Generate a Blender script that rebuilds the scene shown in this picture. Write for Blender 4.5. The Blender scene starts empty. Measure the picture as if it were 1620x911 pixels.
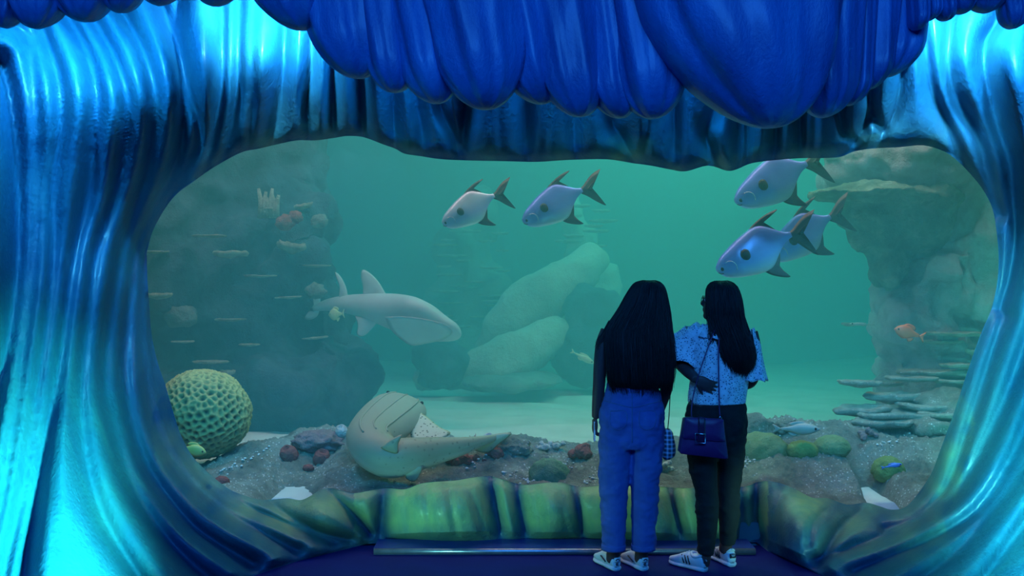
import bpy, math, random
import numpy as np
from mathutils import Vector, noise as mn
random.seed(7); RNG = np.random.default_rng(11)
sc = bpy.context.scene
COL = sc.collection
PI = math.pi
# ---------------- camera ----------------
CAMZ = 1.6; FPX = 1680.0
cd = bpy.data.cameras.new('camera'); cam = bpy.data.objects.new('camera', cd); COL.objects.link(cam)
cam.location = (0, 0, CAMZ); cam.rotation_euler = (PI/2, 0, 0)
cd.sensor_width = 36; cd.lens = 36*FPX/1620; cd.clip_start = .05; cd.clip_end = 200
sc.camera = cam
# ---------------- world, exposure ----------------
w = bpy.data.worlds.new('world'); sc.world = w; w.use_nodes = True
w.node_tree.nodes['Background'].inputs[0].default_value = (0.0, 0.02, 0.22, 1)
w.node_tree.nodes['Background'].inputs[1].default_value = 0.25
sc.view_settings.view_transform = 'Standard'; sc.view_settings.look = 'None'
sc.view_settings.exposure = 0.0; sc.view_settings.gamma = 1.0; sc.view_settings.use_curve_mapping = False
sc.cycles.use_denoising = True
sc.cycles.volume_bounces = 1; sc.cycles.max_bounces = 6; sc.cycles.sample_clamp_indirect = 4

def P(px, py, Y):
    return Vector(((px-810)*Y/FPX, Y, CAMZ-(py-455.5)*Y/FPX))
def light(kind, name, loc, target, energy, color, size=.3, sizey=None, spot=60, blend=.8):
    l = bpy.data.lights.new(name, kind); l.energy = energy; l.color = color
    if kind == 'AREA':
        l.size = size
        if sizey: l.shape = 'RECTANGLE'; l.size_y = sizey
    else: l.shadow_soft_size = size
    if kind == 'SPOT': l.spot_size = math.radians(spot); l.spot_blend = blend
    o = bpy.data.objects.new(name, l); COL.objects.link(o); o.location = loc
    o.rotation_euler = (Vector(target)-Vector(loc)).to_track_quat('-Z', 'Y').to_euler()
    return o
# ---------------- lights ----------------
# blue hall light from behind the viewer
light('AREA', 'hall_light', (0, -2.5, 5.5), (0, 6.5, .8), 520, (0.03, 0.29, 1.0), 6, 2)
# azure spots tucked between the canopy and the sculpted wall, shining down it
AZ = (0.02, 0.45, 1.0)
light('SPOT', 'azure_spot', P(60, -70, 5.15), P(60, 110, 5.7), 190, (.07, .6, 1.0), .06, spot=105, blend=1)
light('SPOT', 'azure_spot', P(210, -70, 5.3), P(180, 100, 5.85), 230, (.07, .6, 1.0), .06, spot=110, blend=1)
light('SPOT', 'azure_spot', P(440, -50, 5.5), P(440, -10, 6.1), 800, (0.22, 0.72, 1.0), .05, spot=104, blend=1)
light('SPOT', 'azure_spot', P(640, -60, 5.6), P(640, 20, 6.3), 380, AZ, .1, spot=120, blend=1)
light('SPOT', 'azure_spot', P(880, -60, 5.6), P(880, 20, 6.3), 330, AZ, .1, spot=120, blend=1)
light('SPOT', 'azure_spot', P(1110, -60, 5.6), P(1110, 20, 6.3), 380, AZ, .1, spot=120, blend=1)
light('SPOT', 'azure_spot', P(1500, -50, 5.5), P(1490, 0, 6.1), 750, (0.22, 0.72, 1.0), .05, spot=104, blend=1)
light('SPOT', 'azure_spot', P(1660, -60, 5.2), P(1645, 80, 5.8), 420, (0.14, 0.65, 1.0), .05, spot=95)
# teal floods standing on the floor, aimed outwards at both columns
light('SPOT', 'teal_flood', (-0.9, 3.7, .22), (-2.3, 5.0, .50), 3100, (0.12, 1.0, 0.66), .09, spot=44, blend=1)
light('SPOT', 'teal_flood', (1.15, 3.8, .22), (2.75, 5.3, .60), 2300, (0.12, 0.9, 0.72), .09, spot=48, blend=1)
# added teal fill spots, low and out of view, only to brighten the skirt
light('SPOT', 'added_skirt_fill', (-1.5, 5.0, .12), (-.1, 6.55, .38), 105, (0.22, 0.8, 0.6), .08, spot=62, blend=1)
light('SPOT', 'added_skirt_fill', (2.0, 5.2, .12), (1.25, 6.5, .40), 60, (0.22, 0.8, 0.6), .08, spot=50, blend=1)
# tank lights over the water
light('AREA', 'tank_light', (2.4, 12.5, 6.2), (2.4, 12.5, 0), 350, (0.12, 1.0, 0.68), 3.6, 7)
light('AREA', 'tank_light', (-3.2, 12.0, 6.2), (-3.2, 12.0, 0), 75, (0.02, 0.55, 1.0), 5, 6)
light('AREA', 'tank_light', (0, 8.0, 5.6), (0, 8.0, 0), 330, (1.0, 0.62, 0.62), 9, 1.2)

# ---------------- helpers ----------------
def tag(o, label=None, cat=None, group=None, kind=None):
    if label: o['label'] = label
    if cat: o['category'] = cat
    if group: o['group'] = group
    if kind: o['kind'] = kind
    return o
def empty(name, loc, label, cat, group=None):
    o = bpy.data.objects.new(name, None); COL.objects.link(o); o.location = loc
    o.empty_display_size = .1
    return tag(o, label, cat, group)
def mobj(name, v, f, mat, parent=None, smooth=True):
    """vertices are world coordinates"""
    me = bpy.data.meshes.new(name)
    v = np.asarray(v, float)
    if parent is not None:
        off = np.array(parent.matrix_basis.translation)
        p = parent.parent
        while p is not None: off = off+np.array(p.matrix_basis.translation); p = p.parent
        v = v-off
        org = np.zeros(3)
    else:
        org = np.array([(v[:,0].min()+v[:,0].max())/2, (v[:,1].min()+v[:,1].max())/2, v[:,2].min()])
        v = v-org
    me.from_pydata(v.tolist(), [], [tuple(int(i) for i in q) for q in f])
    me.update()
    if smooth: me.shade_smooth()
    if mat: me.materials.append(mat)
    o = bpy.data.objects.new(name, me); COL.objects.link(o); o.location = org
    if parent is not None: o.parent = parent
    return o
def tagm(name, v, f, mat, label, cat, group=None, smooth=True):
    return tag(mobj(name, v, f, mat, None, smooth), label, cat, group)
def join(parts):
    V = []; F = []; n = 0
    for v, f in parts:
        v = np.asarray(v, float); V.append(v); F += [tuple(i+n for i in q) for q in f]; n += len(v)
    return np.vstack(V), F
def loft(rings, cap=True, closed=True):
    """rings: list of (n,3) arrays"""
    n = len(rings[0]); V = np.vstack(rings); F = []
    for k in range(len(rings)-1):
        a = k*n; b = a+n
        for i in range(n if closed else n-1):
            j = (i+1) % n
            F.append((a+i, a+j, b+j, b+i))
    if cap and closed:
        V = np.vstack([V, rings[0].mean(0), rings[-1].mean(0)])
        c0 = len(V)-2; c1 = len(V)-1; b = (len(rings)-1)*n
        for i in range(n):
            j = (i+1) % n
            F.append((c0, j, i)); F.append((c1, b+i, b+j))
    return V, F
def smoothpath(pts, m=8):
    """Catmull-Rom through points (any dimension)"""
    p = np.asarray(pts, float); p = np.vstack([2*p[0]-p[1], p, 2*p[-1]-p[-2]])
    out = []
    for i in range(1, len(p)-2):
        for t in np.linspace(0, 1, m, endpoint=False):
            out.append(.5*((2*p[i])+(-p[i-1]+p[i+1])*t+(2*p[i-1]-5*p[i]+4*p[i+1]-p[i+2])*t*t+(-p[i-1]+3*p[i]-3*p[i+1]+p[i+2])*t**3))
    out.append(p[-2]); return np.array(out)
def frames(path, up=(0, 0, 1)):
    path = np.asarray(path, float)
    T = np.gradient(path, axis=0); T /= np.linalg.norm(T, axis=1)[:, None]+1e-9
    N = []; u = np.array(up, float)
    for t in T:
        u = u-t*np.dot(u, t); u /= np.linalg.norm(u)+1e-9; N.append(u.copy())
    N = np.array(N); B = np.cross(T, N)
    return T, N, B
def tube(path, r, n=8, up=(0, 0, 1), rb=None, cap=True):
    """r along N (up), rb along B"""
    path = np.asarray(path, float); T, N, B = frames(path, up)
    r = np.broadcast_to(np.asarray(r, float), (len(path),)); rb = r if rb is None else np.broadcast_to(np.asarray(rb, float), (len(path),))
    a = np.linspace(0, 2*PI, n, endpoint=False)
    rings = [path[i]+np.outer(np.cos(a)*r[i], N[i])+np.outer(np.sin(a)*rb[i], B[i]) for i in range(len(path))]
    return loft(rings, cap)
def ico(center, rad, sub=3, amp=0., freq=1., seed=0, squash=(1, 1, 1), octs=4):
    import bmesh
    bm = bmesh.new(); bmesh.ops.create_icosphere(bm, subdivisions=sub, radius=1)
    v = np.array([x.co[:] for x in bm.verts]); f = [tuple(l.index for l in q.verts) for q in bm.faces]; bm.free()
    if amp:
        s = Vector((seed*3.1, seed*1.7, seed*.9))
        d = np.array([mn.fractal(Vector(x)*freq+s, 1.0, 2.0, octs) for x in v])
        v = v*(1+amp*d)[:, None]
    return v*np.array(squash)*rad+np.array(center), f
def box(x0, x1, y0, y1, z0, z1):
    v = [(x, y, z) for x in (x0, x1) for y in (y0, y1) for z in (z0, z1)]
    return np.array(v, float), [(0,1,3,2),(4,6,7,5),(0,4,5,1),(2,3,7,6),(0,2,6,4),(1,5,7,3)]

# ---------------- materials ----------------
class NT:
    def __init__(s, name):
        s.m = bpy.data.materials.new(name); s.m.use_nodes = True; s.t = s.m.node_tree; s.n = s.t.nodes; s.l = s.t.links
        s.b = s.n['Principled BSDF']; s.out = s.n['Material Output']
        s.tc = s.n.new('ShaderNodeTexCoord')
    def node(s, k, **kw):
        q = s.n.new(k)
        for a, b in kw.items(): setattr(q, a, b)
        return q
    def noise(s, scale, detail=4, rough=.6, coord='Object', stretch=None, dist=0):
        q = s.node('ShaderNodeTexNoise'); q.inputs['Scale'].default_value = scale; q.inputs['Detail'].default_value = detail
        q.inputs['Roughness'].default_value = rough; q.inputs['Distortion'].default_value = dist
        s.coord(q, coord, stretch); return q
    def coord(s, q, coord='Object', stretch=None):
        if stretch:
            mp = s.node('ShaderNodeMapping'); mp.inputs['Scale'].default_value = stretch
            s.l.new(s.tc.outputs[coord], mp.inputs['Vector']); s.l.new(mp.outputs[0], q.inputs['Vector'])
        else: s.l.new(s.tc.outputs[coord], q.inputs['Vector'])
    def voro(s, scale, feature='F1', coord='Object', stretch=None):
        q = s.node('ShaderNodeTexVoronoi', feature=feature); q.inputs['Scale'].default_value = scale
        s.coord(q, coord, stretch); return q
    def ramp(s, src, stops, interp='LINEAR'):
        r = s.node('ShaderNodeValToRGB'); r.color_ramp.interpolation = interp
        e = r.color_ramp.elements
        while len(e) < len(stops): e.new(.5)
        for q, (p, c) in zip(e, stops): q.position = p; q.color = tuple(c)+(1,) if len(c) == 3 else c
        s.l.new(src, r.inputs[0]); return r
    def mix(s, fac, a, b, mode='MIX'):
        q = s.node('ShaderNodeMix', data_type='RGBA', blend_type=mode)
        for i, x in ((0, fac), (6, a), (7, b)):
            if hasattr(x, 'is_linked') or isinstance(x, bpy.types.NodeSocket): s.l.new(x, q.inputs[i])
            else: q.inputs[i].default_value = x if i == 0 else (tuple(x)+(1,) if len(x) == 3 else x)
        return q.outputs[2]
    def bump(s, src, strength=.3, dist=.02, prev=None):
        q = s.node('ShaderNodeBump'); q.inputs['Strength'].default_value = strength; q.inputs['Distance'].default_value = dist
        s.l.new(src, q.inputs['Height'])
        if prev is not None: s.l.new(prev, q.inputs['Normal'])
        s.l.new(q.outputs[0], s.b.inputs['Normal']); return q.outputs[0]
    def set(s, **kw):
        for k, v in kw.items():
            i = s.b.inputs[k.replace('_', ' ')]
            if isinstance(v, bpy.types.NodeSocket): s.l.new(v, i)
            elif isinstance(v, tuple) and len(v) == 3: i.default_value = v+(1,)
            else: i.default_value = v
        return s
def simple(name, c1, c2=None, scale=8, rough=.6, bump=.2, bdist=.01, bscale=None, metallic=0., coat=0., stops=(.35, .65), **kw):
    s = NT(name); n = s.noise(scale, 5)
    if c2 is None: c2 = tuple(x*.7 for x in c1)
    r = s.ramp(n.outputs[0], [(stops[0], c1), (stops[1], c2)])
    s.set(Base_Color=r.outputs[0], Roughness=rough, Metallic=metallic, Coat_Weight=coat)
    if kw: s.set(**kw)
    if bump:
        n2 = s.noise(bscale or scale*4, 4); s.bump(n2.outputs[0], bump, bdist)
    return s.m
# ================= SCULPTED WALL =================
RIM = [(232,400),(233,440),(236,480),(240,530),(250,575),(262,610),(275,655),(287,690),(305,722),(330,748),(360,772),(385,783),(410,790),(430,790),(455,788),(475,791),(490,785),(505,776),(522,772),(545,777),(560,780),(585,776),(612,772),(640,774),(665,765),(690,762),(720,760),(750,755),(775,753),(800,760),(830,767),(860,764),(885,763),(920,770),(950,768),(980,765),(1050,770),(1090,772),(1130,768),(1170,770),(1185,768),(1200,762),(1225,762),(1255,772),(1285,787),(1310,788),(1340,798),(1370,795),(1390,800),(1410,806),(1430,803),(1445,790),(1460,770),(1475,745),(1490,705),(1505,665),(1520,620),(1540,560),(1555,520),(1568,490),(1577,450),(1580,410),(1577,370),(1570,330),(1555,300),(1535,275),(1510,250),(1490,238),(1460,230),(1420,233),(1380,235),(1350,240),(1330,248),(1300,250),(1270,250),(1230,253),(1190,258),(1165,268),(1150,270),(1120,262),(1085,271),(1060,268),(1030,262),(1000,258),(960,252),(900,253),(850,256),(800,255),(750,254),(700,252),(665,247),(640,243),(625,235),(605,228),(575,217),(550,215),(530,218),(500,222),(470,222),(440,228),(410,235),(385,240),(360,252),(330,270),(305,288),(285,302),(268,320),(252,345),(240,370)]
BASE = [(-330,1080),(0,1045),(150,1010),(300,950),(400,911),(470,888),(530,873),(580,860),(640,858),(900,857),(1197,858),(1215,872),(1300,911),(1400,962),(1500,1010),(1950,1080)]
def floorY(py): return FPX*CAMZ/(py-455.5)
# valley lines: (depth metres, width px, [points])
LEFT = [
 (.22,24,[(0,97),(13,140),(22,200),(27,253),(28,304),(28,400),(20,480),(8,560),(-10,640),(-40,760),(-90,900),(-120,1000)]),
 (.045,9,[(25,40),(45,60),(52,110),(58,170),(60,240),(58,304),(56,400),(45,500),(32,600),(18,700),(0,800),(-25,911),(-40,1000)]),
 (.10,14,[(60,35),(80,85),(93,130),(97,190),(92,240),(85,304),(84,400),(75,500),(60,600),(46,700),(30,800),(5,911),(0,1020)]),
 (.12,15,[(95,5),(118,45),(138,85),(150,130),(153,170),(148,220),(140,304),(118,400),(104,500),(90,600),(72,694),(55,800),(37,911),(30,1010)]),
 (.09,13,[(135,10),(165,60),(185,100),(200,150),(203,200),(195,250),(182,310),(160,375),(148,420),(138,504),(128,604),(128,680),(140,754),(165,824),(200,884),(250,960)]),
 (.10,13,[(175,-10),(205,40),(228,85),(243,140),(245,200),(235,260),(215,320),(193,390),(182,450),(170,520),(165,604),(175,660),(190,720),(212,775),(253,840),(300,890),(350,930)]),
 (.15,15,[(240,-60),(262,20),(280,80),(290,140),(290,200),(278,260),(250,320),(218,385),(207,450),(200,520),(197,600),(210,680),(235,745),(275,800),(320,845),(400,893)]),
 (.07,9,[(282,-60),(284,40),(292,100),(305,160),(315,210),(300,260),(265,320),(232,390),(226,450),(224,520),(232,600),(245,670),(275,730),(320,780),(390,830),(470,872)]),
 (.05,8,[(236,470),(243,580),(262,650),(290,712),(335,765),(400,805),(470,835),(530,860)]),
]
OTHER = [
 (.05,8,[(330,770),(370,797),(425,815),(470,838)]),(.06,9,[(425,792),(455,815),(500,840),(555,855)]),(.05,8,[(520,778),(550,805),(585,845)]),
 (.06,10,[(350,-80),(352,20),(352,90),(350,150),(342,200),(330,250),(318,280)]),(.05,8,[(380,-60),(378,30),(376,100),(374,160),(360,225),(345,260)]),
 (.04,7,[(410,-60),(402,50),(400,100),(398,180),(393,240)]),(.09,11,[(455,-60),(450,60),(447,117),(440,187),(430,228)]),(.07,9,[(495,-60),(493,50),(492,117),(485,160),(490,222)]),
 (.05,8,[(525,-60),(527,60),(527,120),(528,218)]),(.08,11,[(560,-60),(566,60),(570,127),(573,215)]),(.08,10,[(620,-60),(620,100),(622,147),(626,236)]),
 (.05,8,[(645,-60),(650,100),(667,200),(668,247)]),(.07,9,[(690,-60),(692,100),(697,167),(717,213),(727,252)]),(.08,10,[(740,-60),(738,100),(737,173),(732,215),(737,253)]),
 (.04,10,[(790,-60),(788,150),(795,254)]),(.07,12,[(825,-60),(828,100),(830,160),(833,255)]),(.04,8,[(860,-60),(866,173),(860,252)]),(.05,9,[(905,-60),(907,183),(912,252)]),
 (.05,8,[(950,-60),(965,170),(985,220),(1003,258)]),(.04,7,[(1030,-60),(1025,190),(1012,260)]),(.07,9,[(1066,-60),(1067,160),(1066,268)]),
 (.07,9,[(1140,-60),(1132,160),(1117,207),(1128,250),(1145,268)]),(.06,8,[(1168,-60),(1168,190),(1167,264)]),(.05,6,[(1184,-60),(1183,190),(1182,258)]),(.07,8,[(1230,-60),(1227,203),(1223,252)]),
 (.05,7,[(1268,-60),(1265,190),(1270,250)]),(.04,7,[(1290,-60),(1290,180),(1283,249)]),(.05,7,[(1320,-60),(1327,180),(1353,225)]),(.05,8,[(1385,-60),(1377,143),(1377,177),(1353,225),(1330,246)]),
 (.05,7,[(1378,178),(1397,205)]),(.05,7,[(1430,100),(1417,173),(1397,210),(1390,234)]),(.06,9,[(1450,-60),(1460,40),(1467,100),(1477,150),(1500,200),(1530,268),(1560,330)]),
 (.08,11,[(1500,-60),(1503,33),(1500,93),(1510,150),(1547,217),(1565,283),(1583,340)]),
 (.20,16,[(1600,-60),(1580,27),(1560,63),(1558,107),(1567,150),(1580,200),(1597,250),(1603,304),(1607,370),(1598,437),(1583,490)]),
 (.06,10,[(1640,-60),(1632,80),(1640,200),(1650,320),(1645,430),(1630,520),(1600,610),(1565,690),(1520,770),(1450,825),(1367,860),(1290,885)]),
 (.05,8,[(1590,500),(1570,560),(1548,630),(1525,700),(1497,774),(1447,820),(1400,838)]),
 (.09,12,[(1690,-60),(1680,200),(1690,400),(1670,540),(1630,657),(1597,734),(1547,807),(1480,850),(1413,880),(1350,905)]),
 (.07,11,[(1740,300),(1720,480),(1670,640),(1620,740),(1563,817),(1513,874),(1440,930)]),(.07,11,[(1790,400),(1740,600),(1680,740),(1600,860),(1530,950)]),
 (.05,9,[(1363,807),(1327,840),(1293,895)]),(.04,7,[(1310,804),(1287,827),(1280,860)]),(.12,13,[(1197,765),(1195,815),(1200,866)]),(.04,8,[(1240,770),(1225,820),(1230,870)]),
 (.08,16,[(607,772),(604,815),(600,860)]),(.03,7,[(640,775),(648,853)]),(.04,7,[(673,770),(683,855)]),(.04,7,[(708,762),(723,855)]),(.04,7,[(738,756),(767,850)]),(.07,12,[(773,753),(793,855)]),
 (.05,10,[(815,764),(832,855)]),(.04,8,[(845,766),(860,855)]),(.04,8,[(885,764),(900,855)]),(.05,8,[(907,767),(923,855)]),(.04,8,[(960,768),(975,855)]),(.04,8,[(1020,766),(1030,855)]),(.06,9,[(1060,770),(1078,855)]),(.05,9,[(1100,770),(1118,855)]),(.04,8,[(1140,768),(1150,855)]),(.05,8,[(1172,770),(1176,855)])]
def segs(pts, m=4):
    q = smoothpath(pts, m); return q[:-1], q[1:]
def dist_to(A, B, X):
    lo = A.min(0)-95; hi = A.max(0)+95; m = ((X > lo)&(X < hi)).all(1); Xa = X; X = X[m]; full = np.full(len(Xa), 1e4)
    d2 = np.full(len(X), 1e12)
    for a, b in zip(A, B):
        ab = b-a; L = ab@ab+1e-9
        t = np.clip(((X-a)@ab)/L, 0, 1); q = X-a-t[:, None]*ab
        d2 = np.minimum(d2, (q*q).sum(1))
    full[m] = np.sqrt(d2); return full
# base depth of the wall, thin-plate interpolation
CTRL = [(x, y, 6.6) for x, y in RIM[::3]]
CTRL += [(x, y, floorY(y)) for x, y in BASE]
CTRL += [(0,450,5.45),(-260,450,4.9),(100,450,5.75),(170,450,6.1),(60,250,5.7),(60,140,5.7),(60,20,5.95),(190,140,5.85),(190,20,6.15),(-200,50,5.2),(60,700,5.2),(150,700,5.6),(60,850,4.95),(180,850,5.3),(200,620,6.1),
 (420,100,6.15),(420,0,6.3),(400,170,6.35),(300,150,6.05),(300,0,6.2),(600,0,6.0),(600,130,6.3),(800,0,6.0),(800,150,6.32),(1100,0,6.0),(1100,150,6.32),(1400,0,6.0),(1400,130,6.3),(1520,90,6.15),(1510,0,6.3),(1520,180,6.4),(1620,120,5.85),(1620,0,6.05),(1620,300,6.25),
 (1700,450,5.8),(1900,450,4.9),(1900,100,5.1),(1620,600,6.15),(1600,760,5.75),(1500,870,5.75),(1450,830,6.1),(1700,850,5.2),(700,815,6.52),(900,815,6.52),(1100,815,6.52),(1260,830,6.25),(500,820,6.4),(400,840,6.15),(300,800,6.0),
 (-260,-140,5.2),(200,-140,6.3),(450,-140,6.5),(800,-140,6.2),(1500,-140,6.5),(1900,-140,5.2)]
C = np.array(CTRL, float); CX = C[:, :2]/100
def tps(r2): return .5*r2*np.log(r2+1e-9)
K = tps(((CX[:, None]-CX[None])**2).sum(2))+np.eye(len(C))*.02
Pm = np.hstack([np.ones((len(C), 1)), CX]); A_ = np.block([[K, Pm], [Pm.T, np.zeros((3, 3))]])
W = np.linalg.solve(A_, np.concatenate([C[:, 2], np.zeros(3)]))
def baseY(X):
    X = X/100; out = np.empty(len(X))
    for k in range(0, len(X), 20000):
        q = X[k:k+20000]; out[k:k+20000] = tps(((q[:, None]-CX[None])**2).sum(2))@W[:-3]+W[-3]+q@W[-2:]
    return out
cx, cy = 810., 500.
NR = 96
outer = [(-330,-140),(-330,1080)]+BASE[1:-1]+[(1950,1080),(1950,-140)]
def resample(poly, n):
    p = np.array(poly+[poly[0]], float); L = np.concatenate([[0], np.cumsum(np.linalg.norm(np.diff(p, axis=0), axis=1))])
    t = np.linspace(0, L[-1], n, endpoint=False); return np.stack([np.interp(t, L, p[:, 0]), np.interp(t, L, p[:, 1])], 1)
Od = resample(outer, 9000); Rd = resample([tuple(q) for q in smoothpath(RIM+[RIM[0]], 4)[:-1]], 9000)
ANC = [((232,400),(-330,400)),((262,610),(-330,1080)),((360,772),(150,1010)),((475,791),(400,911)),((585,776),(580,860)),((1170,770),(1180,857)),((1285,787),(1300,911)),((1410,806),(1500,1010)),((1520,620),(1950,1080)),((1580,410),(1950,400)),((1510,250),(1950,-140)),((1270,250),(1270,-140)),((440,228),(440,-140)),((285,302),(-330,-140))]
ir = [int(np.argmin(((Rd-a)**2).sum(1))) for a, b in ANC]; io = [int(np.argmin(((Od-b)**2).sum(1))) for a, b in ANC]
R, O = [], []
tot = []
for k in range(len(ANC)):
    k2 = (k+1) % len(ANC); nr_ = (ir[k2]-ir[k]) % 9000; no_ = (io[k2]-io[k]) % 9000; tot.append((nr_, no_))
    lR = np.linalg.norm(np.diff(Rd, axis=0), axis=1).mean()*nr_; lO = np.linalg.norm(np.diff(Od, axis=0), axis=1).mean()*no_
    m = max(8, int((lR*.62+lO*.22)/2.1)); t = np.linspace(0, 1, m, endpoint=False)
    R.append(Rd[(ir[k]+np.round(t*nr_).astype(int)) % 9000]); O.append(Od[(io[k]+np.round(t*no_).astype(int)) % 9000])
R = np.vstack(R); O = np.vstack(O); NA = len(R)
def csm(A, it):
    for _ in range(it): A = (A*2+np.roll(A, 1, 0)+np.roll(A, -1, 0))/4
    return A
Os_ = csm(O, 40); free = ~((O[:, 1] > 850)&(O[:, 0] > -300)&(O[:, 0] < 1900)); O = np.where(free[:, None], Os_, O)
sj = np.linspace(0, 1, NR)**1.25
G = (R[:, None]+(O-R)[:, None]*sj[None, :, None]).reshape(-1, 2)
H = np.zeros(len(G)); paintlines = []
allv = LEFT+OTHER
fine = []
for k in range(len(LEFT)-1):                     # thin wrinkles that follow the flow between two valleys
    a = smoothpath(LEFT[k][2], 6); b = smoothpath(LEFT[k+1][2], 6)
    ta = np.linspace(0, 1, 14); A1 = np.stack([np.interp(ta, np.linspace(0, 1, len(a)), a[:, i]) for i in (0, 1)], 1); B1 = np.stack([np.interp(ta, np.linspace(0, 1, len(b)), b[:, i]) for i in (0, 1)], 1)
    for f_ in (.3, .62):
        f = f_+RNG.uniform(-.08, .08); lo_ = int(RNG.integers(5, 8)); c = A1*(1-f)+B1*f; fine.append((.016, 5, c[lo_:].tolist()))
    pass
for d0, w0, pts in allv+fine:
    A1, B1 = segs(pts); d = dist_to(A1, B1, G)
    if pts[0][1] > 740 and 600 < pts[0][0] < 1190: d0 = d0*.55
    H += -d0*np.exp(-(d/w0)**1.25)
    if w0 < 10 and pts[0][0] > 320: H += .25*d0*np.exp(-((d-w0*1.6)/(w0))**2)
dn = np.full(len(G), 1e9)
for d0, w0, pts in allv:                         # bulge between the valleys
    if d0 < .045: continue
    A1, B1 = segs(pts, 3); dn = np.minimum(dn, dist_to(A1, B1, G))
H += .15*(1-np.exp(-(dn/22)**1.4))
nz = np.array([mn.fractal(Vector((x/90, y/160, 3.3)), 1.0, 2.0, 3) for x, y in G])
H += .012*nz
Hg = H.reshape(NA, NR)
for _ in range(3): Hg[:, 1:-1] = (Hg[:, 1:-1]*2+Hg[:, :-2]+Hg[:, 2:]+np.roll(Hg, 1, 0)[:, 1:-1]+np.roll(Hg, -1, 0)[:, 1:-1])/6
dr = np.linalg.norm(G-np.repeat(R, NR, 0), axis=1).reshape(NA, NR)
sfac = 1-np.exp(-(dr/30)**1.5)*.45
Yb = baseY(G).reshape(NA, NR)
bottom = (O[:, 1] > 850)&(O[:, 0] > -300)&(O[:, 0] < 1900)
ffade = np.where(bottom[:, None], np.clip((1-sj)[None]*6, 0, 1), 1)
Yg = Yb-(Hg*sfac)*ffade+.05*np.exp(-(dr/9)**1.5)
Yg[bottom, -1] = floorY(O[bottom, 1])
Gg = G.reshape(NA, NR, 2)
# paint: olive green patches along the rim and over the skirt, else azure blue
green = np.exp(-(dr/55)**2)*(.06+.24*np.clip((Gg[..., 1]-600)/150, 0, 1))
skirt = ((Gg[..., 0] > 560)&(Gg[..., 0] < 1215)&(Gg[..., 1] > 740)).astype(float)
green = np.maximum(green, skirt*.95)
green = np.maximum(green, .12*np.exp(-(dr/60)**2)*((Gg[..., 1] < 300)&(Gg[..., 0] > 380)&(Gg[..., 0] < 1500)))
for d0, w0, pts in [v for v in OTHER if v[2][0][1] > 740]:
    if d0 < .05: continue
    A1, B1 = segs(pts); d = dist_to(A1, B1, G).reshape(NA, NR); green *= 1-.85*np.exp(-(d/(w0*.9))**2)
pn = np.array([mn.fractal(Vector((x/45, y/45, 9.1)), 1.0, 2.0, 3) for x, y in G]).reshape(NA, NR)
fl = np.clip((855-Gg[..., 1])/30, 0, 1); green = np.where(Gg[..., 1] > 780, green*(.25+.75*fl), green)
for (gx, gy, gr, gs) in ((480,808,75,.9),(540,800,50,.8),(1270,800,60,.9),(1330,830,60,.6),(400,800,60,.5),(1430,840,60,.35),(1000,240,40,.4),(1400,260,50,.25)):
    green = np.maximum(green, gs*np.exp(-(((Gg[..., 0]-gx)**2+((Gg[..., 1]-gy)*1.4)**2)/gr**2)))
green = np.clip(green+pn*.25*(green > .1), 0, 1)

SC = NT('painted_resin')
at = SC.node('ShaderNodeAttribute', attribute_name='paint')
n1 = SC.noise(3.0, 5, .65, stretch=(1, 1, .35)); n2 = SC.noise(38, 4, .6); n3 = SC.noise(14, 5, .6, stretch=(1, 1, .3))
blue = SC.ramp(n1.outputs[0], [(.3, (.008, .11, .28)), (.5, (.012, .145, .30)), (.72, (.03, .20, .32))])
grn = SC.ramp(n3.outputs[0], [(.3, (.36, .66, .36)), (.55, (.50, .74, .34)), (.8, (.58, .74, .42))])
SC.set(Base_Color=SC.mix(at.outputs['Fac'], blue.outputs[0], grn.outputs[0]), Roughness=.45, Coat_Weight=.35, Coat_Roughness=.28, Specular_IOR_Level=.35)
bp = SC.bump(n2.outputs[0], .6, .009); SC.bump(n3.outputs[0], .2, .012, bp)
M_SCULPT = SC.m

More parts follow.
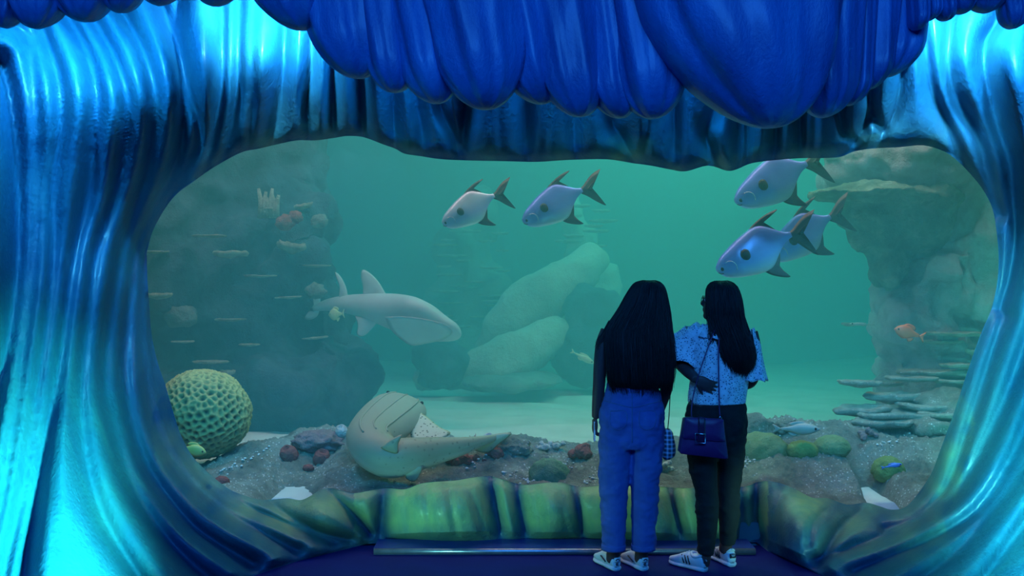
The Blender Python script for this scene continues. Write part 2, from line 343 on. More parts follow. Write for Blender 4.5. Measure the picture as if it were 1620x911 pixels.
Pg = np.stack([(Gg[..., 0]-810)*Yg/FPX, Yg, CAMZ-(Gg[..., 1]-455.5)*Yg/FPX], 2)
Ng = np.cross(np.roll(Pg, -1, 0)-np.roll(Pg, 1, 0), np.gradient(Pg, axis=1)); Ng /= np.linalg.norm(Ng, axis=2)[..., None]+1e-9
FLIP = np.median(Ng[..., 1]) > 0
if FLIP: Ng = -Ng
wave = empty('wave_sculpture', (0, 6.3, 0), 'huge glossy blue and teal wave sculpture framing the aquarium window like folded curtains', 'sculpture')
def wave_piece(name, idx, label):
    """idx: consecutive angular indices"""
    idx = np.asarray(idx); m = len(idx)
    rows = []
    px = Gg[idx]; Y = Yg[idx]
    # lip that turns back to the glass
    inner = [(R[idx], Yg[idx, 0]+.16), (R[idx], Yg[idx, 0]+.02)]
    PX = np.concatenate([inner[0][0][:, None], inner[1][0][:, None], px], 1); YY = np.concatenate([inner[0][1][:, None], inner[1][1][:, None], Y], 1)
    PXo = px[:, -1:].copy(); YYo = Y[:, -1:]+.25                 # back edge gives the shell its thickness
    PX = np.concatenate([PX, PXo], 1); YY = np.concatenate([YY, YYo], 1)
    z = CAMZ-(PX[..., 1]-455.5)*YY/FPX; x = (PX[..., 0]-810)*YY/FPX
    z[:, -1] = z[:, -2]; x[:, -1] = x[:, -2]
    z = np.maximum(z, 0.0)
    V = np.stack([x, YY, z], 2).reshape(-1, 3); n = PX.shape[1]
    F = [(i*n+j, i*n+j+1, (i+1)*n+j+1, (i+1)*n+j) for i in range(m-1) for j in range(n-1)] if FLIP else [(i*n+j, (i+1)*n+j, (i+1)*n+j+1, i*n+j+1) for i in range(m-1) for j in range(n-1)]
    o = mobj(name, V, F, M_SCULPT, wave)
    g = np.concatenate([green[idx, :1], green[idx, :1], green[idx], green[idx, -1:]], 1).reshape(-1)
    a = o.data.attributes.new('paint', 'FLOAT', 'POINT'); a.data.foreach_set('value', g.astype(np.float32))
    nn_ = np.concatenate([Ng[idx, :1]]*2+[Ng[idx], Ng[idx, -1:]], 1).reshape(-1, 3); o.data.normals_split_custom_set_from_vertices(nn_.tolist())
    o['label'] = label; return o
def near(px, py):
    return int(np.argmin(((G-np.array([px, py]))**2).sum(1)))//NR
i_bl = near(583, 820); i_br = near(1190, 820); i_tr = near(1480, 120); i_tl = near(340, 120)
def rng(a, b):
    return [(a+k) % NA for k in range((b-a) % NA+1)]
wave_piece('skirt', rng(i_br, i_bl), 'green and blue streaked skirt under the window')
wave_piece('column', rng(i_bl, i_tl), 'left column lit azure above and teal below')
wave_piece('valance', rng(i_tl, i_tr), 'blue valance over the window')
wave_piece('column', rng(i_tr, i_br), 'right column curving down to the floor')

# ---------------- canopy lobes ----------------
cn = NT('deep_blue_resin')
c1 = cn.noise(4, 5, .6, stretch=(1, 1, .3)); c2 = cn.noise(60, 4, .7, stretch=(1, 1, .6)); c3 = cn.noise(11, 4, .6, stretch=(1, 1, .22), dist=.4)
cr = cn.ramp(c1.outputs[0], [(.35, (.006, .10, .33)), (.55, (.01, .15, .46)), (.75, (.03, .26, .60))])
cn.set(Base_Color=cr.outputs[0], Roughness=.48, Coat_Weight=.2, Coat_Roughness=.22)
bp = cn.bump(c2.outputs[0], .6, .008); cn.bump(c3.outputs[0], .3, .02, bp)
canopy = empty('wave_crest', P(900, -60, 5.2), 'dark blue overhanging crest of rounded resin lobes above the window', 'sculpture')
# (x left, x right, tip x, tip y, depth, lean) ; the lobe hangs from above the frame
LOB = [(-60, 2, -28, 45, 4.875, 0),(-8, 30, 6, 44, 4.89, 0),(22, 93, 55, 45, 4.86, -4),(88, 168, 130, 34, 4.875, -6),(164, 220, 188, 20, 4.89, 0),(216, 282, 250, 8, 4.905, 0),(300, 378, 340, 9, 4.92, 0),(408, 520, 478, 48, 4.95, -8),(505, 606, 566, 124, 4.95, -12),(590, 660, 624, 147, 4.9, -18),(642, 724, 690, 164, 4.86, -20),(708, 822, 768, 174, 4.78, -20),(804, 886, 856, 165, 4.86, -22),(868, 952, 917, 185, 4.82, -20),(938, 1006, 980, 187, 4.85, -14),(988, 1080, 1032, 188, 4.78, -8),(1068, 1285, 1216, 203, 4.62, -4),(1268, 1344, 1302, 186, 4.75, 8),(1330, 1372, 1343, 167, 4.85, 16),(1348, 1405, 1372, 142, 4.92, 16),(1385, 1452, 1402, 122, 5.0, 14),(1440, 1466, 1450, 48, 4.86, 6),(1462, 1486, 1472, 32, 4.89, 0),(1484, 1510, 1497, 33, 4.896, 0),(1506, 1545, 1522, 22, 4.905, 0),(1538, 1596, 1560, 20, 4.89, 0),(1588, 1626, 1604, 45, 4.875, 0),(1620, 1700, 1660, 30, 4.86, 0)]
def lobe(x0, x1, tx, ty, Y, lean, k):
    top = -130; n = 72; m = 60
    wpx = x1-x0; mid = (x0+x1)/2
    rings = []
    tt = np.sin(np.linspace(0, PI/2, m))
    sk = (tx-mid)
    for t in tt[:-1]:
        y = top+(ty-top)*t
        # width profile: full until the last stretch, then a rounded tip
        q = max(0., (y-(ty-wpx*.85))/(wpx*.85)); wd = math.sqrt(max(1-q**2.3, 0.0004))*(1+.06*(1-t))
        cxp = mid+sk*q**1.5+lean*(1-t)*1.6
        hw = wpx/2*wd*1.10*(1+.55*(1-t)*min(1, wpx/60))
        a = np.linspace(0, 2*PI, n, endpoint=False)
        r = 1+.05*np.sin(a*5+k+t*2)+.04*np.sin(a*9+k*2+t*3)+.018*np.sin(a*17+k*5+t*6)
        depthr = (wpx*.36+22)*wd*Y/FPX
        ring = []
        for ai, ri in zip(a, r):
            xx = cxp+math.cos(ai)*hw*(ri if abs(math.sin(ai)) > .3 else 1); yy = Y-math.sin(ai)*depthr*ri+.10*(1-t)
            nzv = mn.noise(Vector((xx/40+k, y/110, ai)))*.012
            ring.append(P(xx, y, 1)*1.0)
            ring[-1] = ((xx-810)*Y/FPX, yy+nzv, CAMZ-(y-455.5)*Y/FPX)
        rings.append(np.array(ring))
    return loft(rings)
for k, L in enumerate(LOB):
    v, f = lobe(*L, k)
    mobj('lobe', v, f, cn.m, canopy)

# ================= FLOOR AND LEDGE =================
fm = simple('floor_carpet', (.001, .010, .13), (.001, .007, .10), 3, .8, .3, .004, 160, Specular_IOR_Level=.15)
v, f = box(-9, 9, -4, 6.60, -.12, 0); o = mobj('floor', v, f, fm, None, False); tag(o, kind='structure')
lm = simple('ledge_paint', (.01, .05, .26), (.008, .04, .2), 6, .4, .15, .003, 60)
v, f = box(P(592, 0, 6.4).x, P(1193, 0, 6.4).x, 6.37, 6.60, 0, .04); o = mobj('trim_1', v, f, lm, None, False); tag(o, 'low painted ledge at the foot of the skirt', kind='structure')
mt = simple('dull_metal', (.35, .4, .5), (.25, .3, .4), 20, .3, .1, .002, 80, metallic=.8)
v, f = tube([(P(592, 0, 6.38).x, 6.365, .022), (0, 6.365, .022), (P(1194, 0, 6.38).x, 6.365, .022)], .018, 10); o = mobj('trim_2', v, f, mt); tag(o, 'rounded metal nosing along the ledge', kind='structure')

# ================= TANK =================
GLY = 6.70
gv = NT('window_glass'); gv.n.remove(gv.b)
tr = gv.node('ShaderNodeBsdfTransparent'); tr.inputs[0].default_value = (.97, .99, .985, 1); gl = gv.node('ShaderNodeBsdfGlossy'); gl.inputs['Roughness'].default_value = .35
mx = gv.node('ShaderNodeMixShader'); mx.inputs[0].default_value = .008; gv.l.new(tr.outputs[0], mx.inputs[1]); gv.l.new(gl.outputs[0], mx.inputs[2]); gv.l.new(mx.outputs[0], gv.out.inputs[0])
v, f = box(-3.1, 3.3, GLY, GLY+.03, .15, 2.75); o = mobj('window_1', v, f, gv.m, None, False); tag(o, 'big aquarium window pane', kind='structure')
TY0, TY1, TX, TZ = GLY+.06, 19.0, 8.5, 6.4
wm = NT('sea_water'); wm.n.remove(wm.b)
va = wm.node('ShaderNodeVolumeAbsorption'); va.inputs[0].default_value = (.0, .90, .90, 1); va.inputs[1].default_value = .11
vs = wm.node('ShaderNodeVolumeScatter'); vs.inputs[0].default_value = (.22, 1, 1, 1); vs.inputs['Density'].default_value = .13; vs.inputs['Anisotropy'].default_value = .2
ad = wm.node('ShaderNodeAddShader'); wm.l.new(va.outputs[0], ad.inputs[0]); wm.l.new(vs.outputs[0], ad.inputs[1]); wm.l.new(ad.outputs[0], wm.out.inputs['Volume'])
v, f = box(-TX, TX, TY0, TY1, -.3, TZ-.35); o = mobj('water', v, f, wm.m, None, False); tag(o, 'hazy blue green sea water filling the tank', 'water', kind='stuff')
twm = simple('tank_wall_paint', (.10, .22, .26), (.07, .17, .21), .6, .9, .2, .02, 5)
for nm, b_ in (('wall_back', (-TX-.2, TX+.2, TY1+.01, TY1+.2, -.4, TZ)), ('wall_left', (-TX-.2, -TX-.01, TY0, TY1, -.4, TZ)), ('wall_right', (TX+.01, TX+.2, TY0, TY1, -.4, TZ))):
    v, f = box(*b_); tag(mobj(nm, v, f, twm, None, False), kind='structure')
# front walls of the tank beside and over the window, hidden behind the sculpture
v, f = join([box(-TX-.2, -3.15, GLY, GLY+.04, -.4, TZ), box(3.35, TX+.2, GLY, GLY+.04, -.4, TZ), box(-3.15, 3.35, GLY, GLY+.04, 2.8, TZ), box(-3.15, 3.35, GLY, GLY+.04, -.4, .12)])
tag(mobj('wall_front', v, f, twm, None, False), kind='structure')
# rippled sand bottom
SZ = .28
def sandz(x, y):
    f = min(1, max(0, (8-y)/.8)); return sand0(x, y)*(1-f)+f*(.08+.17*math.exp(-((x+1.457)/.2)**4)+.15*math.exp(-((x-2.40)/.11)**4)+.01*mn.noise(Vector((x*6, y*6, 0))))
def sand0(x, y): return SZ+.05*mn.fractal(Vector((x*.5, y*.9, 0)), 1., 2., 3)+.018*math.sin(y*9+2*mn.noise(Vector((x*.6, y*.5, 2)))*3)+.25*max(0, (abs(x)-5)/3)
nx, ny = 150, 150
xs = np.linspace(-TX, TX, nx); ys = np.linspace(TY0+.05, TY1, ny)
V = [(x, y, sandz(x, y)) for y in ys for x in xs]; V += [(x, TY0+.05, -.2) for x in xs]; F = [(ny*nx+i, ny*nx+i+1, i+1, i) for i in range(nx-1)]+ [(j*nx+i, j*nx+i+1, (j+1)*nx+i+1, (j+1)*nx+i) for j in range(ny-1) for i in range(nx-1)]
sm = simple('white_sand', (.72, .74, .66), (.58, .62, .55), 2.5, .95, .4, .01, 90)
tag(mobj('tank_bed', V, F, sm), 'pale rippled sand bed of the tank', 'sand', kind='stuff')
# ================= REEF AND ROCKS =================
def remesh(parts, vox, amp=.0, freq=2., seed=0, iters=1, amp2=0., freq2=10.):
    v, f = join(parts)
    me = bpy.data.meshes.new('t'); me.from_pydata(np.asarray(v).tolist(), [], [tuple(int(i) for i in q) for q in f]); me.update()
    o = bpy.data.objects.new('t', me); COL.objects.link(o)
    m = o.modifiers.new('r', 'REMESH'); m.mode = 'VOXEL'; m.voxel_size = vox
    if iters: s = o.modifiers.new('s', 'SMOOTH'); s.iterations = iters; s.factor = .5
    dg = bpy.context.evaluated_depsgraph_get(); ev = o.evaluated_get(dg); em = ev.to_mesh()
    V = np.empty(len(em.vertices)*3); em.vertices.foreach_get('co', V); V = V.reshape(-1, 3)
    N = np.empty(len(em.vertices)*3); em.vertices.foreach_get('normal', N); N = N.reshape(-1, 3)
    F = [tuple(p.vertices) for p in em.polygons]
    ev.to_mesh_clear(); bpy.data.objects.remove(o); bpy.data.meshes.remove(me)
    if amp:
        s = Vector((seed*1.3, seed*2.1, seed*.7))
        d = np.array([mn.fractal(Vector(x)*freq+s, 1., 2., 4) for x in V])
        if amp2: d = d*amp+amp2*np.array([mn.noise(Vector(x)*freq2+s) for x in V]); V = V+N*d[:, None]
        else: V = V+N*(d*amp)[:, None]
    return V, F
def blobs(lst, Yd, sub=2, seed=0):
    """(px, py, dY, rx px, rz px, ry m)"""
    out = []
    for k, (px, py, dY, rx, rz, ry) in enumerate(lst):
        Y = Yd+dY; out.append(ico(P(px, py, Y), 1, sub+1, .22, 1.3, seed+k, (rx*Y/FPX, ry, rz*Y/FPX)))
    return out
def platec(px, py, Y, rpx, th=.03, seed=0, tilt=0., dep=.7, dome=.0):
    """a plate coral: thin irregular shelf with a slightly hollow top"""
    c = P(px, py, Y); R_ = rpx*Y/FPX; n = 30; rr = [0.0, .35, .7, .93, 1.0, .9, .55, .2]; zz = [-.1, -.05, .25, .5, .1, -.55, -.9, -1.3]
    V = []; F = []
    for k, (r, z) in enumerate(zip(rr, zz)):
        for i in range(n):
            a = 2*PI*i/n; q = R_*r*(1+.34*mn.noise(Vector((math.cos(a)*1.6, math.sin(a)*1.6, seed)))+.09*mn.noise(Vector((math.cos(a)*5, math.sin(a)*5, seed+4))))
            x = q*math.cos(a); V.append((c.x+x, c.y+q*math.sin(a)*dep, c.z+z*th*.62+x*tilt+.25*th*mn.noise(Vector((math.cos(a)*3*r, math.sin(a)*3*r, seed+9)))+dome*(1-r)))
    for k in range(len(rr)-1):
        for i in range(n):
            j = (i+1) % n; F.append((k*n+i, k*n+j, (k+1)*n+j, (k+1)*n+i))
    F.append(tuple(range(n))[::-1]); F.append(tuple((len(rr)-1)*n+i for i in range(n)))
    return V, F
def rockmat(name, a, b, c, speck=0., scale=3.):
    s = NT(name); n = s.noise(scale, 6, .65); r = s.ramp(n.outputs[0], [(.3, a), (.5, b), (.72, c)])
    col = r.outputs[0]
    if speck:
        v = s.voro(42); k = s.ramp(v.outputs['Distance'], [(.0, (1, 1, 1)), (.20*speck, (1, 1, 1)), (.28*speck, (0, 0, 0))]); nn = s.noise(4, 3)
        k2 = s.ramp(nn.outputs[0], [(.46, (0, 0, 0)), (.56, (1, 1, 1))]); m = s.mix(1., k.outputs[0], k2.outputs[0], 'MULTIPLY'); col = s.mix(m, col, (.8, .8, .72))
    s.set(Base_Color=col, Roughness=.85)
    n2 = s.noise(scale*9, 6, .7); b1 = s.bump(n2.outputs[0], .9, .05); n3 = s.noise(70, 3); s.bump(n3.outputs[0], .5, .008, b1)
    return s.m
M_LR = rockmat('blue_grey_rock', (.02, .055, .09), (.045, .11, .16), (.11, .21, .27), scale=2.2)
M_RR = rockmat('grey_rock', (.26, .27, .28), (.46, .47, .48), (.66, .68, .68), scale=2.5)
M_FAR = rockmat('far_rock', (.10, .16, .15), (.2, .27, .25), (.36, .45, .4), scale=1.5)
M_HULL = rockmat('pale_slab_rock', (.35, .45, .38), (.5, .6, .5), (.65, .75, .62), scale=1.5)
M_PLATE = rockmat('plate_coral', (.3, .34, .26), (.48, .52, .4), (.7, .74, .6), speck=.8, scale=9)
M_GREEN = rockmat('green_growth', (.08, .16, .10), (.16, .28, .18), (.4, .5, .36), scale=5)
M_REEF = rockmat('reef_crust', (.15, .18, .14), (.30, .32, .25), (.48, .52, .42), speck=1.0, scale=4)
M_RED = simple('red_sponge', (.36, .10, .08), (.20, .05, .05), 14, .85, .9, .02, 50)
M_PINK = simple('mauve_crust', (.30, .2, .2), (.2, .15, .14), 14, .85, .9, .02, 50)
M_SPK = simple('pale_coral', (.7, .68, .58), (.35, .33, .28), 22, .8, .8, .02, 60)
M_MND = simple('green_mound_coral', (.16, .26, .10), (.26, .34, .16), 14, .9, .8, .015, 60)
M_OLV = simple('olive_disc_coral', (.28, .36, .10), (.16, .24, .07), 12, .9, .8, .015, 60)

# --- left rock wall
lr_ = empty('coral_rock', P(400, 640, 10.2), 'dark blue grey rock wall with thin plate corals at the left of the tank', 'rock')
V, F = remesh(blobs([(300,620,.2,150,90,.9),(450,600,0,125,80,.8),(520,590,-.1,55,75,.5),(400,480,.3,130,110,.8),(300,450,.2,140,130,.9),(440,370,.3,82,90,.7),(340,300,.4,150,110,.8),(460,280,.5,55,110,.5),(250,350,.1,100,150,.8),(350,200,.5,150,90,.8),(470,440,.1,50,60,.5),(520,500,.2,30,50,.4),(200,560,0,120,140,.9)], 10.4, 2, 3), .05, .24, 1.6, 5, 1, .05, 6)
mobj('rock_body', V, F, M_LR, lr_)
for k, (x, y, r, th, dY, ti) in enumerate([(334,373,30,.02,-.55,0),(363,400,30,.06,-.6,0),(412,436,27,.02,-.5,0),(252,466,24,.05,-.7,0),(366,505,25,.025,-.5,0),(500,534,22,.02,-.6,.1),(335,572,30,.025,-.75,0),(360,588,12,.05,-.8,0),(462,388,24,.09,-.4,-.12),(425,330,10,.03,-.3,0),(500,420,22,.02,-.3,0),(250,398,22,.02,-.6,0),(290,540,18,.02,-.7,0),(455,470,20,.02,-.5,.05),(395,545,16,.02,-.6,0),(480,325,16,.05,-.2,.2)]):
    v, f = platec(x, y, 10.2+dY, r, th, k*3.3, ti); mobj('coral_plate', v, f, M_PLATE, lr_)
for k, (x, y, r, m) in enumerate([(452,352,16,M_RED),(468,343,12,M_RED),(430,600,20,M_MND),(505,350,14,M_FAR),(286,500,24,M_FAR),(500,460,16,M_FAR)]):
    v, f = ico(P(x, y, 9.75), r*9.75/FPX, 3, .3, 2.2, k, (1, .7, .8)); mobj('coral_lump', v, f, m, lr_)
pt = []
for k in range(6):
    x = 412+k*5; pt.append(tube([P(x, 345, 9.9), P(x+1, 320, 9.9), P(x+(-3, 4)[k % 2], 298+k % 3*5, 9.9)], [.03, .026, .014], 8))
v, f = join(pt); o = mobj('finger_coral', v, f, M_PLATE, lr_); o['label'] = 'upright finger corals'

# --- right rock column
rr_ = empty('coral_rock', P(1470, 650, 9.2), 'tall grey rock column with overhanging ledge and plate corals at the right of the tank', 'rock')
V, F = remesh(blobs([(1480,600,.1,90,90,.6),(1450,520,0,58,80,.5),(1470,440,0,72,70,.55),(1530,480,.3,80,120,.6),(1560,360,.1,80,130,.6),(1450,360,.35,60,100,.5),(1440,250,-.1,95,66,.6),(1372,278,.1,62,36,.5),(1390,262,.0,60,50,.5),(1490,300,.2,90,90,.6),(1560,260,.1,90,90,.6),(1430,190,.1,100,70,.6),(1600,600,.2,90,120,.6)], 9.4, 2, 21), .035, .17, 2.2, 3, 1, .05, 9)
mobj('rock_body', V, F, M_RR, rr_)
V, F = remesh(blobs([(1372,308,-.1,86,14,.5),(1430,314,0,90,22,.5),(1375,338,.05,52,26,.35),(1395,362,.1,48,44,.3),(1405,400,.15,32,60,.25),(1450,345,.1,60,60,.4)], 9.1, 2, 8), .03, .05, 4, 2, 1, .02, 18)
o = mobj('overhang_ledge', V, F, M_GREEN, rr_); o['label'] = 'green overgrown ledge jutting left from the column'
for k, (x, y, r, th, dY, ti) in enumerate([(1520,527,50,.04,-.4,0),(1552,555,22,.05,-.5,0),(1525,577,36,.04,-.6,0),(1535,590,40,.04,-.5,.02),(1470,588,54,.05,-.5,0),(1440,598,40,.04,-.7,0),(1520,602,48,.05,-.6,0),(1408,606,24,.04,-.2,0),(1360,605,34,.05,-.9,-.03),(1412,626,42,.07,-.8,0),(1480,640,75,.07,-.9,0),(1440,655,80,.07,-1.1,0),(1365,647,52,.07,-1.0,.03),(1510,655,60,.06,-1.2,0),(1345,512,14,.03,.4,0),(1490,540,30,.03,-.3,0),(1395,668,50,.06,-1.3,0)]):
    v, f = platec(x, y, 9.2+dY, r, th, 50+k*2.7, ti, .6); mobj('coral_plate', v, f, M_PLATE, rr_)

# --- far formations
f1 = empty('rock_spire', P(740, 600, 15.5), 'faint far rock spire stacked with thin plate corals behind the centre of the tank', 'rock')
V, F = remesh(blobs([(745,560,0,90,70,.8),(740,470,0,62,80,.6),(735,400,.1,48,60,.5),(760,350,.2,38,40,.4),(690,540,.1,40,50,.5)], 15.6, 2, 31), .08, .2, 1.5, 4, 1); mobj('rock_body', V, F, M_FAR, f1)
for k in range(26):
    x = 700+RNG.uniform(0, 105); y = 365+k*6+RNG.uniform(-3, 3); v, f = platec(x, y, 15.0+RNG.uniform(-.2, .1), RNG.uniform(10, 26), .03, 90+k); mobj('coral_plate', v, f, M_PLATE, f1)
f2 = empty('rock_spire', P(930, 600, 14.5), 'pale green far rock spire rising behind the leaning slab', 'rock')
V, F = remesh(blobs([(925,520,0,50,90,.6),(925,440,0,26,60,.4),(932,385,.1,22,40,.3),(915,345,.1,15,40,.3),(955,450,0,22,40,.3)], 14.9, 2, 41), .08, .22, 1.5, 9, 1); mobj('rock_body', V, F, M_HULL, f2)
for k in range(16):
    v, f = platec(900+RNG.uniform(0, 55), 325+k*8, 14.5, RNG.uniform(12, 24), .04, 130+k); mobj('coral_plate', v, f, M_PLATE, f2)
V, F = remesh([tube(smoothpath([P(765,560,13.6), P(800,520,13.5), P(850,478,13.5), P(905,440,13.5), P(945,395,13.7)], 5), smoothpath([[.16],[.30],[.36],[.30],[.2]], 5)[:, 0], 12)], .06, .06, 2, 3, 1, .02, 7)
tagm('leaning_rock_slab', V, F, M_HULL, 'long pale green slab leaning up to the right in the middle distance', 'rock')
V, F = remesh([tube(smoothpath([P(655,600,13), P(740,590,12.9), P(820,560,12.9), P(895,525,13.2)], 5), smoothpath([[.16],[.24],[.28],[.2]], 5)[:, 0], 12)], .06, .08, 2, 13, 1, .02, 7)
tagm('fallen_rock_slab', V, F, M_HULL, 'lower pale slab lying on the sand under the leaning one', 'rock')
V, F = remesh(blobs([(935,500,0,45,55,.35),(930,560,0,60,50,.5),(960,590,0,70,24,.5)], 13.2, 2, 61), .05, .08, 2.4, 2, 0, .02, 9)
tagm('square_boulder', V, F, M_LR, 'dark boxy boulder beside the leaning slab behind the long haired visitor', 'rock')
V, F = remesh(blobs([(700,570,0,48,34,.5),(690,600,-.1,36,16,.4)], 12.9, 2, 65), .05, .08, 2.4, 2, 0, .02, 9)
tagm('low_boulder', V, F, M_LR, 'dark low boulder under the snout of the pale ray', 'rock')
V, F = remesh(blobs([(790,606,0,60,9,.5),(840,600,.3,50,10,.5)], 12.4, 2, 67), .04, .05, 2.4, 2, 0)
tagm('flat_stone', V, F, M_FAR, 'flat stone half sunk in the sand under the fallen slab', 'rock')

# --- reef ledge in front (height field)
cxs = [200,300,345,370,400,430,460,490,520,545,570,600,700,760,790,820,850,870,910,930,960,1000,1050,1100,1150,1180,1215,1240,1260,1330,1400,1450,1520,1640]
cys = [735,735,730,712,697,685,677,672,677,685,690,697,692,690,688,692,703,706,702,698,695,692,695,695,675,668,670,662,664,668,682,676,664,660]
NXr, NYr = 520, 130
rb = sorted([q for q in RIM if q[1] > 600]); rbx = [q[0] for q in rb]; rby = [q[1] for q in rb]
pxs = np.linspace(190, 1640, NXr); V = []
for j in range(NYr):
    t = j/(NYr-1); Y = 6.772+1.93*t
    for px in pxs:
        x = (px-810)*7.9/FPX*(.88+.12*Y/7.9); pxe = 810+x*FPX/8.0
        zc = CAMZ-(np.interp(pxe, cxs, cys)-455.5)*8.0/FPX
        zr = CAMZ-(np.interp(810+(px-810)*1.147, rbx, rby)-455.5)*6.77/FPX; zf = min(.30, zr-.02)-.2*math.exp(-((px-496)/36)**4)-.2*math.exp(-((px-1334)/20)**4)
        if j == 0: V.append(((px-810)*6.93/FPX, 6.768, -.1)); continue
        if t < .63: q = t/.63; s = q*q*(3-2*q); z = zf+(zc-zf)*(.15*q+.85*s)
        else: q = (t-.63)/.37; s = q*q*(3-2*q); z = zc+(.10-zc)*s
        a = Vector((x*2.1, Y*2.3, 0)); e = min(1, t*5)*min(1, (1-t)*4)
        z += e*(.085*mn.fractal(a, 1., 2., 5)+.024*mn.noise(a*11)+.014*mn.noise(a*24)+.009*mn.noise(a*47))
        V.append((x, Y, z))
F = [(j*NXr+i, j*NXr+i+1, (j+1)*NXr+i+1, (j+1)*NXr+i) for j in range(NYr-1) for i in range(NXr-1)]
reefV = np.array(V).reshape(NYr, NXr, 3)
tagm('reef_ledge', V, F, M_REEF, 'long rough brown reef ledge crusted with white specks along the window foot', 'reef')
def onreef(px, py):
    """point of the reef surface seen at a pixel"""
    sx = 810+reefV[..., 0]*FPX/reefV[..., 1]; sy = 455.5+(CAMZ-reefV[..., 2])*FPX/reefV[..., 1]
    d = (sx-px)**2+(sy-py)**2; k = np.argmin(np.where(d < max(25, d.min()*1.5), reefV[..., 1], 99)); return Vector(reefV.reshape(-1, 3)[k])
# --- brain coral
c0 = P(320, 655, 7.75); Rb = 78*7.75/FPX
v, f = ico(c0*0, 1, 7 if False else 6)
nf = 540; ii = np.arange(nf)+.5; phi = np.arccos(1-2*ii/nf); tta = PI*(1+5**.5)*ii
fp = np.stack([np.cos(tta)*np.sin(phi), np.sin(tta)*np.sin(phi), np.cos(phi)], 1)+RNG.normal(0, .032, (nf, 3)); fp /= np.linalg.norm(fp, axis=1)[:, None]
mx1 = np.empty(len(v)); mx2 = np.empty(len(v))
for k in range(0, len(v), 8000):
    dd = v[k:k+8000]@fp.T; dd.partition(nf-2, axis=1); mx1[k:k+8000] = dd[:, -1]; mx2[k:k+8000] = dd[:, -2]
d1 = np.arccos(np.clip(mx1, -1, 1)); d2_ = np.arccos(np.clip(mx2, -1, 1))
hgt = np.clip((d2_-d1)/.12, 0, 1); rad = 1-.10*hgt**.8+.03*np.array([mn.noise(Vector(x)*2.5) for x in v])
v = v*rad[:, None]*np.array([1, .95, .92])*Rb+np.array(c0)
bc = NT('brain_coral'); at = bc.node('ShaderNodeAttribute', attribute_name='pit'); r1 = bc.ramp(at.outputs['Fac'], [(.1, (.50, .48, .17)), (.5, (.30, .32, .12)), (1, (.05, .08, .05))]); n_ = bc.noise(60, 4)
bc.set(Base_Color=r1.outputs[0], Roughness=.85); bc.bump(n_.outputs[0], .7, .01)
o = tagm('brain_coral', v, f, bc.m, 'big round olive brain coral pitted like honeycomb at lower left of the window', 'coral')
a = o.data.attributes.new('pit', 'FLOAT', 'POINT'); a.data.foreach_set('value', hgt.astype(np.float32))

# --- mounds, sponges and small corals on the ledge
def mound(name, px, py, rpx, hpx, mat, label, cat, dY=0, amp=.12, fr=3, sub=4, sx=1.):
    c = onreef(px, py+hpx*.3); r = rpx*c.y/FPX; h = hpx*c.y/FPX
    v, f = ico(c, 1, sub, amp, fr, px*.1, (r*sx, r*.85, h)); return tagm(name, v, f, mat, label, cat)
def cup(px, py, r, mat, label, name='tube_sponge', cat='sponge', lean=0, tilt=-.6):
    c = onreef(px, py); s = r*c.y/FPX; path = [c+Vector((0, 0, -s)), c+Vector((lean*s*.3, tilt*s*.2, 0)), c+Vector((lean*s*.7, tilt*s*.6, s*.6)), c+Vector((lean*s, tilt*s, s))]
    T, N, B = frames(path, (0, 1, 0)); n = 20; a = np.linspace(0, 2*PI, n, endpoint=False); rings = []
    for p, q in zip(list(range(4))+[3, 3, 2, 2], [.8, 1.05, .95, .62, .5, .38, .30, .05]):
        rings.append(np.array(path[p])+np.outer(np.cos(a)*q*s, N[p])+np.outer(np.sin(a)*q*s, B[p])*(1+.0))
    v, f = loft(rings); v = v+np.array([[mn.noise(Vector(x)*22)*s*.12]*3 for x in v]); return tagm(name, v, f, mat, label, cat)
def cluster(name, px, py, n, spread, r, mat, label, cat, sub=2):
    c = onreef(px, py); S = c.y/FPX; ps = []
    for k in range(n):
        q = c+Vector((RNG.normal()*spread*S, RNG.normal()*spread*S*.6, abs(RNG.normal())*spread*S*.5)); ps.append(ico(q, r*S*RNG.uniform(.6, 1.2), sub, .3, 2.5, k))
    v, f = remesh(ps, r*S*.16, r*S*.12, 60, 2, 1); return tagm(name, v, f, mat, label, cat)
mound('coral_mound', 866, 742, 33, 30, simple('moss_green', (.10, .24, .13), (.18, .32, .2), 20, .9, .9, .012, 80), 'mossy green dome on the reef ledge left of the blue jeans', 'coral', amp=.1)
mound('coral_mound', 1270, 705, 26, 18, M_OLV, 'yellow green disc coral, left one of the touching pair right of the black trousers', 'coral', amp=.06)
mound('coral_mound', 1318, 698, 29, 20, M_MND, 'plump green disc coral, right one of the touching pair', 'coral', amp=.06)
mound('coral_mound', 1405, 732, 26, 22, M_OLV, 'lone olive disc coral with a blue fish before it', 'coral', amp=.08)
mound('boulder', 1192, 668, 34, 24, M_REEF, 'speckled grey boulder beside the black trousers', 'rock', amp=.22, fr=2)
mound('coral_mound', 1205, 700, 42, 30, M_MND, 'broad dull green mound under the speckled boulder', 'coral', amp=.12)
mound('rock_lump', 1245, 668, 22, 12, M_REEF, 'small knobbly stone right of the speckled boulder', 'rock', amp=.3)
mound('rock_lump', 500, 690, 40, 18, M_PINK, 'mauve crusted hump above the two red sponges', 'rock', amp=.25)
mound('rock_lump', 810, 700, 30, 20, M_REEF, 'grey crusted hump right of the red coral clump', 'rock', amp=.25)
cup(464, 718, 14, M_RED, 'brick red cup sponge, left one of a pair on the ledge', lean=-.5)
cup(506, 722, 13, M_RED, 'brick red cup sponge, right one of a pair on the ledge', lean=.4)
mound('red_sponge', 491, 737, 9, 6, M_RED, 'small red knob below the pair of cup sponges', 'sponge')
mound('red_sponge', 352, 756, 12, 9, M_RED, 'dark red knob by the rim at lower left', 'sponge')
